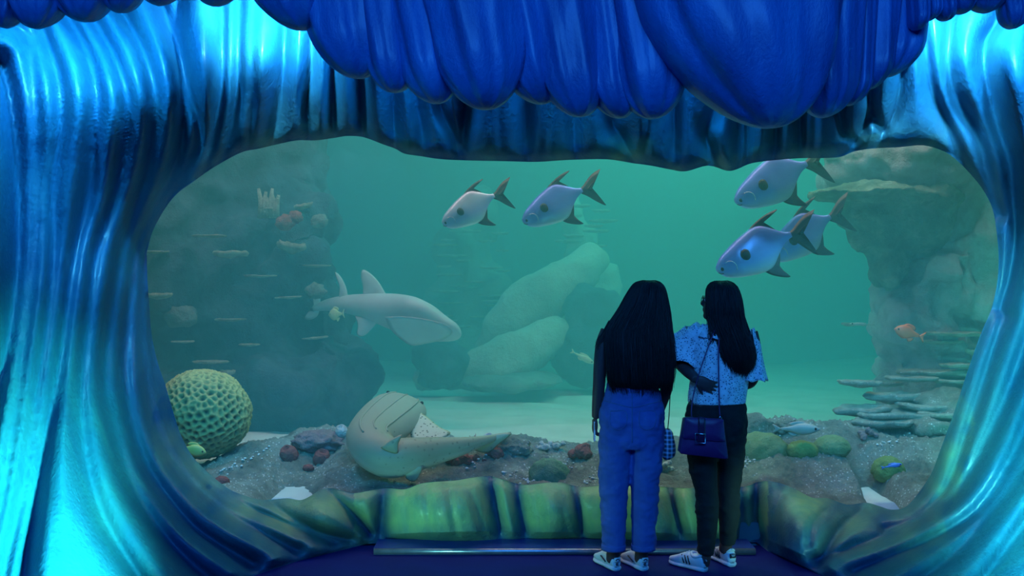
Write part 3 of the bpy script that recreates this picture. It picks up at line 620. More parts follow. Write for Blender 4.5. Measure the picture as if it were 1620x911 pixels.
cup(538, 683, 10, M_SPK, 'pale ringed tube sponge on the crest left of the curled shark', 'tube_sponge', lean=-.3)
cup(560, 681, 10, simple('dark_sponge', (.10, .12, .12), (.2, .22, .2), 20, .8, .8, .01), 'dark open tube sponge beside the curled shark', 'tube_sponge', lean=.3)
cluster('red_coral_clump', 742, 727, 16, 11, 8, M_RED, 'knobbly dark red coral clump under the shark tail', 'coral')
cluster('red_coral_clump', 784, 715, 9, 8, 9, M_RED, 'bright red coral lumps at the end of the shark tail', 'coral')
cluster('red_coral_clump', 925, 716, 8, 9, 9, M_RED, 'pinkish red coral lump left of the blue jeans', 'coral')
cluster('pebble_coral', 870, 706, 12, 8, 5, M_SPK, 'white dotted pebbly coral on the crest above the mossy dome', 'coral')
cluster('pebble_coral', 1055, 742, 14, 9, 5, M_SPK, 'white frilled coral between the two visitors', 'coral')
cluster('pebble_coral', 1375, 690, 10, 12, 5, M_PINK, 'cluster of small mauve cup corals under the plate corals', 'coral')
cup(775, 698, 12, M_SPK, 'white banded cup sponge standing on the red coral', 'tube_sponge', lean=0)
# spiky coral
c = onreef(750, 700); S = c.y/FPX; pp = [ico(c+Vector((0, 0, .01)), 9*S, 2, .2, 2, 1)]
for k in range(46):
    d = Vector((RNG.normal(), RNG.normal()*.8, abs(RNG.normal())*1.0+.1)).normalized(); L = RNG.uniform(12, 18)*S
    pp.append(tube([c+d*6*S, c+d*L*.7, c+d*L], [.008, .006, .002], 5, up=(.3, .5, .2)))
v, f = join(pp); tagm('spiky_coral', v, f, simple('spiky_coral', (.42, .3, .26), (.25, .16, .14), 20, .8, .5, .01), 'small bristly brown coral on the crest above the shark tail', 'coral')
# white shell grit lines on the ledge
gp = []
for (ax, ay, bx, by, n) in ((1168,727,1215,715,40),(1215,715,1235,690,16),(350,745,430,705,40),(925,760,960,745,20),(1225,688,1228,700,8),(880,725,905,735,12),(800,745,850,760,20),(1385,700,1440,690,12),(740,740,800,700,26)):
    for k in range(n):
        t = RNG.uniform(); c = onreef(ax+(bx-ax)*t+RNG.normal()*4, ay+(by-ay)*t+RNG.normal()*3); gp.append(ico(c+Vector((0, 0, .004)), RNG.uniform(.005, .013), 1, .3, 2, k, (1, 1, .6)))
v, f = join(gp); tag(mobj('shell_grit', v, f, simple('shell', (.85, .85, .78), (.7, .7, .62), 20, .6, 0)), 'scattered white shell grit on the reef ledge', 'shells', kind='stuff')
# rough stone beneath the plates on the right
V, F = remesh(blobs([(1540,640,0,90,22,.4),(1480,672,-.3,70,14,.3)], 8.3, 2, 77), .03, .05, 4, 3, 0, .02, 15)
tagm('ledge_rock', V, F, M_REEF, 'rough dark rock bearing the lowest plate corals at right', 'rock')

# ================= FISH =================
def xf(org, ang, yaw=0, roll=0):
    """local x: snout to tail, z: up, y: thickness. ang: tilt on the picture plane in degrees, tail up positive"""
    from mathutils import Matrix
    M = Matrix.Rotation(math.radians(yaw), 3, 'Z')@Matrix.Rotation(math.radians(-ang), 3, 'Y')@Matrix.Rotation(math.radians(roll), 3, 'X')
    M = np.array(M)
    return lambda v: np.asarray(v, float)@M.T+np.array(org)
def finpoly(pts, th, y0=0., sub=3, spread=0.):
    """closed outline in local x,z -> thin lens shaped fin"""
    p = smoothpath(list(pts)+[pts[0]], sub)[:-1]; c = p.mean(0); V = []; n = len(p)
    for s, k in ((1, .0), (.82, 1), ):
        pass
    V = [(x, y0+spread*abs(z), z) for x, z in p]
    V += [(c[0]+(x-c[0])*.7, y0+th+spread*abs(z), c[1]+(z-c[1])*.7) for x, z in p]+[(c[0]+(x-c[0])*.7, y0-th+spread*abs(z), c[1]+(z-c[1])*.7) for x, z in p]
    V += [(c[0], y0+th, c[1]), (c[0], y0-th, c[1])]
    F = []
    for i in range(n):
        j = (i+1) % n; F += [(i, j, n+j, n+i), (j, i, 2*n+i, 2*n+j), (n+i, n+j, 3*n), (2*n+j, 2*n+i, 3*n+1)]
    return np.array(V), F
def fishskin(name, a, b, c, metal=.35, rough=.35):
    s = NT(name); g = s.node('ShaderNodeAttribute', attribute_name='hz'); r = s.ramp(g.outputs['Fac'], [(.05, c), (.35, b), (.72, a), (.95, tuple(x*.75 for x in a))])
    n = s.noise(25, 3, stretch=(1, 1, 3)); col = s.mix(.25, r.outputs[0], n.outputs[0], 'SOFT_LIGHT'); s.set(Base_Color=col, Roughness=rough, Metallic=metal)
    v = s.voro(160); s.bump(v.outputs['Distance'], .15, .003); return s.m
M_PERM = fishskin('silver_blue_lit_skin', (.16, .27, .72), (.28, .42, .85), (.62, .72, .72))  # silver blue skin, with the blue light from outside the tank mixed into its colour
M_PERM2 = fishskin('pearly_fish_skin', (.55, .60, .68), (.52, .60, .85), (.85, .86, .80))
M_FIN = simple('dusky_fin', (.09, .085, .06), (.05, .05, .05), 12, .5, .2, .004)
M_EYE = simple('fish_eye', (.02, .02, .02), (.01, .01, .01), 5, .15, 0)
M_PATCH = simple('fin_patch', (.03, .025, .02), (.02, .02, .015), 20, .6, .2, .003)
M_YEL = simple('yellow_edge', (.62, .5, .2), (.5, .45, .25), 12, .5, .1, .003)
PT = [(0,0),(.03,.05),(.10,.105),(.2,.15),(.33,.205),(.45,.24),(.58,.27),(.68,.262),(.78,.19),(.88,.10),(.95,.05),(1,.038)]
PB = [(0,-.04),(.03,-.11),(.10,-.17),(.2,-.21),(.33,-.245),(.47,-.275),(.6,-.285),(.68,-.25),(.78,-.145),(.88,-.065),(.95,-.038),(1,-.03)]
def body_loft(top, bot, width, L, n=22, m=30, wl=None):
    t = np.linspace(0, 1, m)**1.1; zt = np.interp(t, *zip(*top)); zb = np.interp(t, *zip(*bot))
    k = np.convolve(np.pad(zt, 1, 'edge'), [.25, .5, .25], 'valid'); zt = k; zb = np.convolve(np.pad(zb, 1, 'edge'), [.25, .5, .25], 'valid')
    wd = width*np.interp(t, *zip(*(wl or [(0,.25),(.08,.6),(.25,1),(.45,1),(.7,.6),(.9,.25),(1,.16)])))
    a = np.linspace(0, 2*PI, n, endpoint=False); rings = []
    for i in range(m):
        c = (zt[i]+zb[i])/2; h = (zt[i]-zb[i])/2
        rings.append(np.stack([np.full(n, t[i]*L), np.sign(np.sin(a))*np.abs(np.sin(a))**.9*wd[i]*L, (c+h*np.cos(a))*L], 1))
    return loft(rings)
def addhz(o, v, lo=None, hi=None):
    v = np.asarray(v); x = v[:, 2] if v.ndim == 2 else v
    lo = x.min() if lo is None else lo; hi = x.max() if hi is None else hi
    a = o.data.attributes.new('hz', 'FLOAT', 'POINT'); a.data.foreach_set('value', np.clip((x-lo)/(hi-lo), 0, 1).astype(np.float32))
def permit(snout, ped, Y, label, skin=None, yaw=8, tail=(.40, .30), hs=1.0):
    s = P(*snout, Y); p = P(*ped, Y); d = p-s; L = d.length/math.cos(math.radians(yaw)); ang = math.degrees(math.atan2(d.z, d.x))
    T = xf(s, ang, yaw); root = empty('silver_trevally', s, label, 'fish', 'silver trevallies cruising near the window')
    top = [(a, b*hs) for a, b in PT]; bot = [(a, b*hs) for a, b in PB]
    v, f = body_loft(top, bot, .12, L); o = mobj('body', T(v), f, skin or M_PERM, root); addhz(o, v)
    def part(nm, pts, th, mat, y0=0, par=root):
        v, f = finpoly([(a*L, b*L) for a, b in pts], th*L, y0*L); return mobj(nm, T(v), f, mat, par)
    part('tail_fin', [(.96,.035),(1.04,.055),(1.12,.10),(1.24,.15),(1.38,.165),(1.36,.145),(1.25,.085),(1.15,.03),(1.085,-.02),(1.10,-.10),(1.15,-.20),(1.225,-.34),(1.20,-.34),(1.11,-.23),(1.03,-.11),(.96,-.03)], .012, M_FIN)
    part('dorsal_fin', [(.46,.22*hs),(.56,.27*hs),(.68,.315*hs),(.82,.345*hs),(.95,.345*hs),(.93,.325*hs),(.82,.305*hs),(.75,.27*hs),(.74,.225*hs),(.85,.125),(.6,.2*hs)], .010, M_FIN)
    part('anal_fin', [(.52,-.26*hs),(.58,-.33*hs),(.66,-.39*hs),(.75,-.44*hs),(.80,-.45*hs),(.78,-.41*hs),(.74,-.33*hs),(.73,-.24*hs),(.80,-.12),(.66,-.22*hs)], .010, M_FIN)
    e = (.055*L, -.05*L, -.035*L); v, f = ico((0, 0, 0), .026*L, 2); mobj('eye', T(v*np.array([1, .5, 1])+np.array(e)), f, M_EYE, root)
    v, f = finpoly([(.29*L,.02*L),(.31*L,.07*L),(.36*L,.085*L),(.40*L,.05*L),(.40*L,-.02*L),(.36*L,-.05*L),(.31*L,-.03*L)], .012*L, -.125*L); mobj('pectoral_fin', T(v), f, M_PATCH, root)
    arc = [(.13*L+.075*L*math.cos(t), -.088*L-.018*L*math.cos(t), .085*L*math.sin(t)-.06*L) for t in np.linspace(-.6, 1.9, 12)]
    v, f = tube(arc, .004*L, 6, up=(0, 1, 0)); mobj('gill_edge', T(v), f, simple('bright_scale', (.9, .92, .9), (.8, .85, .85), 5, .2, 0, metallic=.5) if 'bright_scale' not in bpy.data.materials else bpy.data.materials['bright_scale'], root)
    v, f = tube([(-.002*L, -.02*L, -.06*L), (.02*L, -.034*L, -.085*L), (.045*L, -.046*L, -.09*L)], .005*L, 6, up=(0, 1, 0)); mobj('mouth', T(v), f, M_FIN, root)
    return root
permit((699,352), (782,309), 8.3, 'pale silver trevally, leftmost of the shoal, under the valance', M_PERM2)
permit((826,348), (922,300), 8.3, 'blue lit silver trevally swimming second from the left of the shoal')
permit((1162,316), (1281,258), 8.1, 'blue lit trevally half hidden under the valance at upper right', tail=(.4,.3))
permit((1133,424), (1256,371), 7.6, 'blue lit trevally just over the head of the visitor in the lace top')
permit((1216,404), (1318,343), 8.2, 'blue lit trevally swimming behind and right of the one over the visitor')

def spine_loft(path, up, rz, rx, n=20, flat=1.):
    T_, N, B = frames(path, up); a = np.linspace(0, 2*PI, n, endpoint=False)
    return loft([np.array(path[i])+np.outer(np.sign(np.cos(a))*np.abs(np.cos(a))**flat*rz[i], N[i])+np.outer(np.sin(a)*rx[i], B[i]) for i in range(len(path))])
# --- curled leopard patterned shark
zs = NT('zebra_shark_skin'); g = zs.node('ShaderNodeAttribute', attribute_name='hz'); r_ = zs.ramp(g.outputs['Fac'], [(.2, (.62, .60, .48)), (.5, (.42, .40, .27)), (.85, (.34, .32, .20))])
vv = zs.voro(26); k_ = zs.ramp(vv.outputs['Distance'], [(.16, (1, 1, 1)), (.24, (0, 0, 0))]); n_ = zs.noise(2.5, 2); k2 = zs.ramp(n_.outputs[0], [(.45, (0, 0, 0)), (.6, (.5, .5, .5))]); mm = zs.mix(1., k_.outputs[0], k2.outputs[0], 'MULTIPLY')
zs.set(Base_Color=zs.mix(mm, r_.outputs[0], (.10, .09, .06)), Roughness=.5); n_ = zs.noise(30, 4); zs.bump(n_.outputs[0], .2, .006)
zf = NT('spotted_fin'); vv = zf.voro(42); k_ = zf.ramp(vv.outputs['Distance'], [(.20, (.10, .09, .05)), (.30, (.56, .52, .32))]); zf.set(Base_Color=k_.outputs[0], Roughness=.5)
root = empty('leopard_shark', P(620, 745, 7.5), 'olive spotted shark curled in a hook above the reef ledge', 'fish')
key = [(798,688,7.5,.015,.012),(765,697,7.34,.035,.03),(730,706,7.2,.065,.05),(690,713,7.1,.095,.075),(650,720,7.0,.12,.105),(618,724,6.98,.135,.13),(594,712,7.02,.135,.15),(586,694,7.15,.13,.165),(600,676,7.32,.12,.19),(618,659,7.5,.11,.205),(632,646,7.66,.095,.20),(640,638,7.78,.07,.165),(645,633,7.86,.03,.09)]
kp = smoothpath([tuple(P(a, b, c))+(d, e) for a, b, c, d, e in key], 6)
v, f = spine_loft(kp[:, :3], (0, -.35, .9), kp[:, 3], kp[:, 4], 24)
T_, N, B = frames(kp[:, :3], (0, -.35, .9)); hz = np.concatenate([np.tile(np.cos(np.linspace(0, 2*PI, 24, endpoint=False)), len(kp)), [0, 0]])*.5+.5
o = mobj('body', v, f, zs.m, root); addhz(o, hz, 0, 1)
for k, s in enumerate((-.55, 0, .55)):                 # long skin ridges
    pth = [kp[i, :3]+N[i]*kp[i, 3]*math.sqrt(1-s*s*.9)*.985+B[i]*kp[i, 4]*s for i in range(38, len(kp)-5)]
    v, f = tube(pth, .007, 8); addhz(mobj('skin_ridge', v, f, zs.m, root), np.full(len(v), .8), 0, 1)
def pfin(nm, pts, Y, mat, root, dY=0., th=.012, slope=None):
    """fin outline given where it shows, standing at depth Y (slope: dY per metre of x)"""
    p = smoothpath(list(pts)+[pts[0]], 3)[:-1]; c = p.mean(0)
    def W_(q, off, sc):
        x, y = c+(q-c)*sc; w_ = P(x, y, Y); d = dY*(w_.z-P(*c, Y).z)
        return (w_.x, w_.y+off+d, w_.z)
    n = len(p); V = [W_(q, 0, 1) for q in p]+[W_(q, th, .8) for q in p]+[W_(q, -th, .8) for q in p]+[W_(c, th, 1), W_(c, -th, 1)]
    F = []
    for i in range(n):
        j = (i+1) % n; F += [(i, j, n+j, n+i), (j, i, 2*n+i, 2*n+j), (n+i, n+j, 3*n), (2*n+j, 2*n+i, 3*n+1)]
    o = mobj(nm, V, F, mat, root); addhz(o, np.full(len(V), .7), 0, 1); return o
o = pfin('pectoral_fin', [(660,655),(676,664),(695,676),(713,683),(704,690),(682,695),(655,692),(650,678)], 7.4, zf.m, root, 1.6); o['label'] = 'spotted right pectoral fin'
pfin('pectoral_fin', [(585,672),(570,668),(555,668),(562,677),(572,684),(584,684)], 7.5, zf.m, root, 1.6)
pfin('dorsal_fin', [(602,708),(617,696),(636,687),(630,702),(629,717),(612,714)], 6.86, zs.m, root)
pfin('dorsal_fin', [(640,716),(646,700),(662,696),(685,702),(690,712)], 7.06, zs.m, root)
pfin('pelvic_fin', [(640,738),(668,736),(664,752),(655,762),(642,756)], 6.95, zs.m, root)
pfin('tail_fin', [(740,700),(768,690),(800,684),(808,688),(790,702),(772,716),(750,712)], 7.42, zs.m, root)
for s in (-1, 1):
    i = len(kp)-9; c = kp[i, :3]+N[i]*kp[i, 3]*.7+B[i]*kp[i, 4]*.72*s; v, f = ico(c, .014, 2); mobj('eye', v, f, M_EYE, root)

# --- pale wedgefish
ws = simple('pale_ray_skin', (.50, .58, .60), (.40, .48, .5), 3, .55, .2, .01, 30)
root = empty('pale_guitarfish', P(620, 545, 10), 'large pale guitarfish ray gliding right past the left rock wall', 'fish')
key = [(497,488,10.1,.03,.03),(520,482,10.05,.06,.05),(550,481,10,.09,.08),(590,486,9.95,.13,.14),(625,494,9.9,.16,.24),(655,503,9.85,.16,.34),(680,510,9.8,.13,.34),(702,518,9.75,.095,.24),(720,523,9.7,.06,.14),(727,525,9.68,.02,.05)]
kp = smoothpath([tuple(P(a, b, c))+(d, e) for a, b, c, d, e in key], 5)
v, f = spine_loft(kp[:, :3], (0, .45, .9), kp[:, 3], kp[:, 4], 22); mobj('body', v, f, ws, root)
pfin('dorsal_fin', [(573,475),(574,455),(571,440),(573,427),(583,430),(596,442),(606,457),(612,475)], 9.95, ws, root)
pfin('dorsal_fin', [(535,478),(537,455),(532,440),(530,430),(538,436),(546,450),(550,465),(550,480)], 10, ws, root)
pfin('tail_fin', [(500,496),(496,478),(495,465),(497,453),(505,453),(507,470),(506,486),(502,500),(490,506),(482,503),(488,495)], 10.1, ws, root)
pfin('pelvic_fin', [(562,500),(566,515),(565,530),(576,531),(588,520),(597,505)], 9.9, ws, root)
pfin('pectoral_fin', [(612,500),(618,520),(630,535),(648,548),(672,545),(700,538),(716,525),(700,510),(650,500)], 9.6, ws, root, -1.2)
v, f = tube([P(703, 510, 9.62), P(708, 513, 9.6), P(712, 516, 9.6)], .012, 8); mobj('eye', v, f, M_EYE, root)

# --- small fish
def smallfish(name, snout, tail, Y, hpx, mat, label, yaw=0, th=.12, eye=True):
    s = P(*snout, Y); p = P(*tail, Y); d = p-s; flip = d.x < 0; L = d.length
    ang = math.degrees(math.atan2(d.z, abs(d.x))); H = hpx*Y/FPX/L
    T0 = xf((0, 0, 0), ang, yaw)
    def T(v):
        q = T0(v)
        if flip: q[:, 0] *= -1
        return q+np.array(s)
    top = [(0,.0),(.06,.2),(.2,.38),(.4,.5),(.6,.42),(.78,.2),(1,.1)]; bot = [(0,-.03),(.06,-.18),(.2,-.36),(.4,-.5),(.6,-.4),(.78,-.18),(1,-.1)]
    root = empty(name, s, label, 'fish'); bl = .82
    v, f = body_loft([(a, b*H/bl) for a, b in top], [(a, b*H/bl) for a, b in bot], th, L*bl, 16, 20); o = mobj('body', T(v), f, mat, root)
    hh = H*L
    for nm, pts in (('tail_fin', [(.8*L,0),(.86*L,.12*hh),(.98*L,.36*hh),(1.0*L,.3*hh),(.95*L,0),(1.0*L,-.3*hh),(.98*L,-.36*hh),(.86*L,-.12*hh)]), ('dorsal_fin', [(.22*L,.36*hh),(.35*L,.6*hh),(.55*L,.58*hh),(.66*L,.42*hh),(.62*L,.26*hh),(.4*L,.4*hh)]), ('anal_fin', [(.45*L,-.4*hh),(.52*L,-.58*hh),(.62*L,-.5*hh),(.66*L,-.25*hh)])):
        v, f = finpoly(pts, .008*L); mobj(nm, T(v), f, mat, root)
    if eye:
        v, f = ico((.11*L, -th*.52*L, .05*hh), .03*L, 2); mobj('eye', T(v), f, M_EYE, root)
    return root
smallfish('orange_fish', (1415,520), (1463,534), 8.2, 23, simple('salmon_skin', (.95, .20, .07), (.75, .16, .07), 8, .5, .1, .003), 'salmon orange fish hovering before the right rock column')
smallfish('grey_fish', (1297,679), (1222,678), 7.35, 20, simple('grey_skin', (.48, .5, .42), (.36, .4, .34), 8, .5, .1, .003), 'long grey fish resting above the pair of green disc corals')
smallfish('yellow_fish', (326,716), (280,706), 7.2, 20, simple('yellow_skin', (.62, .55, .12), (.5, .5, .2), 8, .5, .1, .003), 'yellow green fish under the brain coral')
smallfish('blue_fish', (1427,734), (1394,740), 7.2, 8, simple('blue_skin', (.12, .25, .75), (.1, .2, .6), 8, .4, .1, .003), 'tiny bright blue fish before the lone olive disc coral')
smallfish('pale_green_fish', (940,575), (903,555), 10.5, 11, simple('pale_green_skin', (.45, .6, .4), (.4, .5, .35), 8, .5, .1, .003), 'faint yellow green fish left of the long haired visitor')
smallfish('round_yellow_fish', (520,498), (545,496), 9.6, 20, simple('lime_skin', (.5, .62, .3), (.42, .52, .3), 8, .5, .1, .003), 'round lime fish below the tail of the pale ray', th=.18)
smallfish('silver_fry', (1343,512), (1385,514), 9.0, 5, simple('silver_skin', (.6, .68, .6), (.5, .6, .5), 8, .4, .1, .003), 'slim silvery fish left of the right rock column')
# ================= VISITORS =================
YP = 6.0; MPX = YP/FPX
def J(px, py, dY=0.): return P(px, py, YP)+Vector((0, dY, 0))
def limb(pts, n=14, sub=5, up=(0, 1, 0)):
    """pts: (px, py, dY, lateral px radius, depth m radius)"""
    k = smoothpath([tuple(J(a, b, c))+(r*MPX, d) for a, b, c, r, d in pts], sub); return tube(k[:, :3], k[:, 4], n, up, k[:, 3])
def fingers(wrist, d, nrm, thumb, curl=.35, size=1., spread=.1):
    """palm and five bent fingers. d: pointing direction, nrm: palm facing, thumb: side of the thumb"""
    d = Vector(d).normalized(); nrm = Vector(nrm).normalized(); nrm = (nrm-d*nrm.dot(d)).normalized(); s = d.cross(nrm).normalized()
    if s.dot(Vector(thumb)) < 0: s = -s
    w = Vector(wrist); S = size; out = []
    c = w+d*.045*S; v, f = ico((0, 0, 0), 1, 3); v = np.sign(v)*np.abs(v)**.85
    v = np.outer(v[:, 0]*.052*S, d)+np.outer(v[:, 1]*.037*S, s)+np.outer(v[:, 2]*.014*S, nrm)+np.array(c); out.append((v, f))
    for k, L in enumerate((.070, .078, .073, .057)):
        b = w+d*.080*S+s*(.027-.018*k)*S-d*(.004*abs(k-1))*S; dr = (d+s*spread*(1.2-k*.8)).normalized(); p = [b-dr*.015*S]; cur = b.copy(); ang = curl*.35
        for q, fr in enumerate((.0, .42, .33, .25)):
            dd = dr*math.cos(ang)+nrm*math.sin(ang); cur = cur+dd*L*fr*S; p.append(cur.copy()); ang += curl*(1.0 if q else .6)
        out.append(tube(p, np.array([.0085, .0085, .0080, .0072, .0055])*S, 8, up=tuple(nrm+Vector((.01, .02, .03)))))
    b = w+d*.022*S+s*.026*S; dt = (d*.75+s*.62+nrm*.25).normalized(); out.append(tube([b-dt*.01, b+dt*.028*S, b+(dt*.052+nrm*.006)*S, b+(dt*.070+d*.008+nrm*.010)*S], np.array([.013, .0105, .0092, .006])*S, 8, up=tuple(nrm)))
    return out
def head(c, yaw, pitch, s=1.):
    """skull, jaw, nose, lips, brow, ears; local +y is where the face looks"""
    from mathutils import Matrix
    M = np.array(Matrix.Rotation(math.radians(yaw), 3, 'Z')@Matrix.Rotation(math.radians(pitch), 3, 'X'))
    ps = []
    def e(x, y, z, rx, ry, rz, sub=3):
        v, f = ico((0, 0, 0), 1, sub); v = v*np.array([rx, ry, rz])+np.array([x, y, z]); ps.append(((v*s)@M.T+np.array(c), f))
    e(0, -.012, .025, .074, .092, .088); e(0, .030, -.035, .056, .056, .070); e(0, .048, -.082, .028, .030, .024); e(0, .066, .020, .052, .024, .030)
    e(0, .090, -.018, .012, .020, .020, 2); e(0, .086, .000, .008, .014, .022, 2); e(.008, .086, -.026, .007, .010, .007, 2); e(-.008, .086, -.026, .007, .010, .007, 2)
    e(0, .080, -.047, .020, .010, .005, 2); e(0, .078, -.057, .018, .010, .006, 2); e(.034, .062, -.015, .020, .018, .016, 2); e(-.034, .062, -.015, .020, .018, .016, 2)
    for q in (-1, 1): e(q*.074, -.008, -.008, .010, .018, .030, 2)
    ey = []
    for q in (-1, 1):
        v, f = ico((0, 0, 0), .0125*s, 2); ey.append((v+(np.array([q*.030, .076, .006])*s)@M.T+np.array(c), f))
    loc = lambda p: np.asarray(p, float)@M.T*s+np.array(c)
    return ps, ey, loc
M_SKIN = simple('warm_brown_skin', (.11, .05, .05), (.09, .04, .04), 6, .55, .1, .002, 90)
M_WHITE = simple('eye_white', (.8, .8, .78), None, 5, .3, 0)
M_HAIR = simple('black_hair', (.010, .009, .010), (.006, .006, .007), 30, .6, .3, .003, 200)
M_JEAN = NT('blue_denim'); n_ = M_JEAN.noise(9, 4); r_ = M_JEAN.ramp(n_.outputs[0], [(.3, (.055, .10, .34)), (.7, (.09, .15, .44))]); n2 = M_JEAN.noise(240, 2, stretch=(1, 1, .3)); M_JEAN.set(Base_Color=r_.outputs[0], Roughness=.9); M_JEAN.bump(n2.outputs[0], .4, .002); M_JEAN = M_JEAN.m
M_STITCH = simple('denim_seam', (.07, .13, .30), (.09, .15, .32), 30, .9, .2, .002)
M_BLACK = simple('black_cloth', (.012, .012, .014), (.008, .008, .010), 12, .85, .4, .004, 90)
lace = NT('white_eyelet_lace'); vo = lace.voro(88); k_ = lace.ramp(vo.outputs['Distance'], [(.22, (.05, .07, .16)), (.34, (.85, .88, .92))]); vo2 = lace.voro(31); k2 = lace.ramp(vo2.outputs['Distance'], [(.0, (.7, .7, .7)), (.6, (1, 1, 1))])
lace.set(Base_Color=lace.mix(1., k_.outputs[0], k2.outputs[0], 'MULTIPLY'), Roughness=.85); lace.bump(vo.outputs['Distance'], .5, .004); M_LACE = lace.m
def sweep_hair(rows, Y, n=420, seed=0, wav=.004, endj=16, lengths=None):
    """rows: (py, left px, right px, centre dY, depth radius). core volume plus strands running over it"""
    rg = np.random.default_rng(seed); R_ = np.array(rows, float); R_ = smoothpath(R_, 4)
    def pt(t, a, off=0.):
        q = [np.interp(t, np.linspace(0, 1, len(R_)), R_[:, i]) for i in range(5)]
        cxp = (q[1]+q[2])/2; hw = (q[2]-q[1])/2+off/MPX
        w_ = P(cxp+hw*math.cos(a), q[0], Y); return np.array([w_.x, Y+q[3]-math.sin(a)*(q[4]+off), w_.z])
    m = 34; nn = 36; rings = []
    for t in np.linspace(0, 1, m):
        rings.append(np.array([pt(t, a)+np.array([0, 0, 0])+(.004*mn.noise(Vector((a*3, t*6, seed)))) for a in np.linspace(0, 2*PI, nn, endpoint=False)]))
    core = loft(rings); st = []
    for k in range(n):
        a = rg.uniform(-.25, PI+.25); a1 = a+rg.normal()*.10; t1 = min(1, 1-abs(rg.normal())*.07)
        ts = np.linspace(rg.uniform(0, .25), t1, 13); ph = rg.uniform(0, 6); off = rg.uniform(-.002, .006); fl = 0 if rg.uniform() > .12 else rg.uniform(.004, .018)
        p = [pt(t, a+(a1-a)*t+.05*math.sin(t*9+ph)*t, off+fl*t*t+wav*math.sin(t*16+ph)*t) for t in ts]
        p[-1][2] -= rg.uniform(0, endj)*MPX
        st.append(tube(p, np.linspace(1, .25, 13)*rg.uniform(.0016, .0034), 4, up=(0, 1, .1)))
    return core, join(st)
def wrinkle(V, amp, fx, fz, seed=0):
    d = np.array([mn.fractal(Vector((x[0]*fx, x[1]*fx, x[2]*fz+seed)), 1., 2., 3) for x in V])*amp
    c = V.mean(0); n = V-c; n[:, 2] = 0; n /= np.linalg.norm(n, axis=1)[:, None]+1e-6
    return V+n*d[:, None]
def shoe(par, heel, dirdeg, stripes, tabmark, L=.265):
    from mathutils import Matrix
    a = math.radians(dirdeg); d = np.array([-math.sin(a), math.cos(a), 0]); s = np.array([math.cos(a), math.sin(a), 0]); h = np.array([heel[0], heel[1], 0])
    root = bpy.data.objects.new('sneaker', None); COL.objects.link(root); root.parent = par; root.location = Vector(h)-par.location
    W = lambda q: h+np.outer(q[:, 0], d)+np.outer(q[:, 1], s)+np.outer(q[:, 2], [0, 0, 1])
    xs_ = [0,.01,.04,.08,.12,.16,.20,.235,.255,.265]; ww = [.022,.030,.036,.036,.036,.042,.046,.040,.028,.010]; sc_ = L/.265
    def prof(w0, z0, z1, top):
        rings = []
        for x, w_, t in zip(xs_, ww, top):
            b = np.linspace(0, 2*PI, 20, endpoint=False); cy_ = w_*w0; H_ = (t-z0)/2; zc = z0+H_
            rings.append(np.stack([np.full(20, x*sc_), np.sign(np.cos(b))*np.abs(np.cos(b))**.7*cy_, zc+np.sign(np.sin(b))*np.abs(np.sin(b))**.8*H_], 1))
        return loft(rings)
    v, f = prof(1.06, 0.0, .03, [.028,.03,.03,.028,.027,.026,.026,.027,.028,.028]); mobj('sole', W(v), f, M_SHOE, root)
    v, f = prof(.94, .02, 0, [.060,.085,.092,.090,.094,.082,.064,.052,.045,.036]); mobj('upper', W(v), f, M_SHOE, root)
    cr_ = [np.array([.012+.085*(.5-.5*math.cos(t)), .030*math.sin(t), .088+.008*math.cos(t*2)]) for t in np.linspace(0, 2*PI, 25)]; v, f = tube(cr_, .008, 8, cap=False); mobj('collar', W(v), f, M_SHOE, root)
    for k in range(5):
        x = .118+k*.017; z = .093-k*.0075; v, f = tube([(x, -.022, z-.006), (x+.003, 0, z+.004), (x, .022, z-.006)], .0032, 6); mobj('lace', W(v), f, M_SHOE, root)
    # heel tab: dark patch with its mark
    v, f = tube([(-.004, -.018, .064), (-.007, 0, .066), (-.004, .018, .064)], .013, 8, up=(0, 0, 1), rb=.004); mobj('heel_tab', W(v), f, M_DARKTAB if tabmark == 'dark' else M_SHOE, root)
    if tabmark == 'dark':
        for q in (-1, 0, 1): v, f = tube([(-.011, q*.005, .062), (-.012, q*.009, .074)], .0018, 6); mobj('heel_emblem', W(v), f, M_SHOE, root)
    else:
        v, f = tube([(-.009, -.012, .062), (-.011, -.004, .070), (-.011, .004, .070), (-.009, .012, .062)], .003, 6); mobj('heel_emblem', W(v), f, M_DARKTAB, root)
        for z_ in (.036, .045): v, f = tube([(-.004, -.006, z_), (-.005, .006, z_+.001)], .003, 6); mobj('heel_mark', W(v), f, M_DARKTAB, root)
        v, f = tube([(-.004, -.006, .036), (-.0045, -.006, .046)], .0025, 6); mobj('heel_mark', W(v), f, M_DARKTAB, root)
        for sd in (-1, 1):
            v, f = tube([(.075, sd*.037, .040), (.10, sd*.0385, .050), (.13, sd*.041, .062)], .004, 6, up=(0, 0, 1)); mobj('side_mark', W(v), f, M_DARKTAB, root)
    if stripes:
        for sd in (-1, 1):
            for k in range(3):
                x = .085+k*.022; v, f = tube([(x, sd*.0365, .032), (x+.010, sd*.0355, .052), (x+.022, sd*.030, .076)], .0052, 6, up=(1, 0, 0), rb=.0035); mobj('stripe', W(v), f, M_DARKTAB, root)
    return root
M_SHOE = simple('white_leather', (.72, .74, .78), (.62, .64, .70), 12, .45, .15, .002, 80)
M_DARKTAB = simple('dark_trim', (.03, .03, .05), (.02, .02, .03), 12, .5, .1, .002)

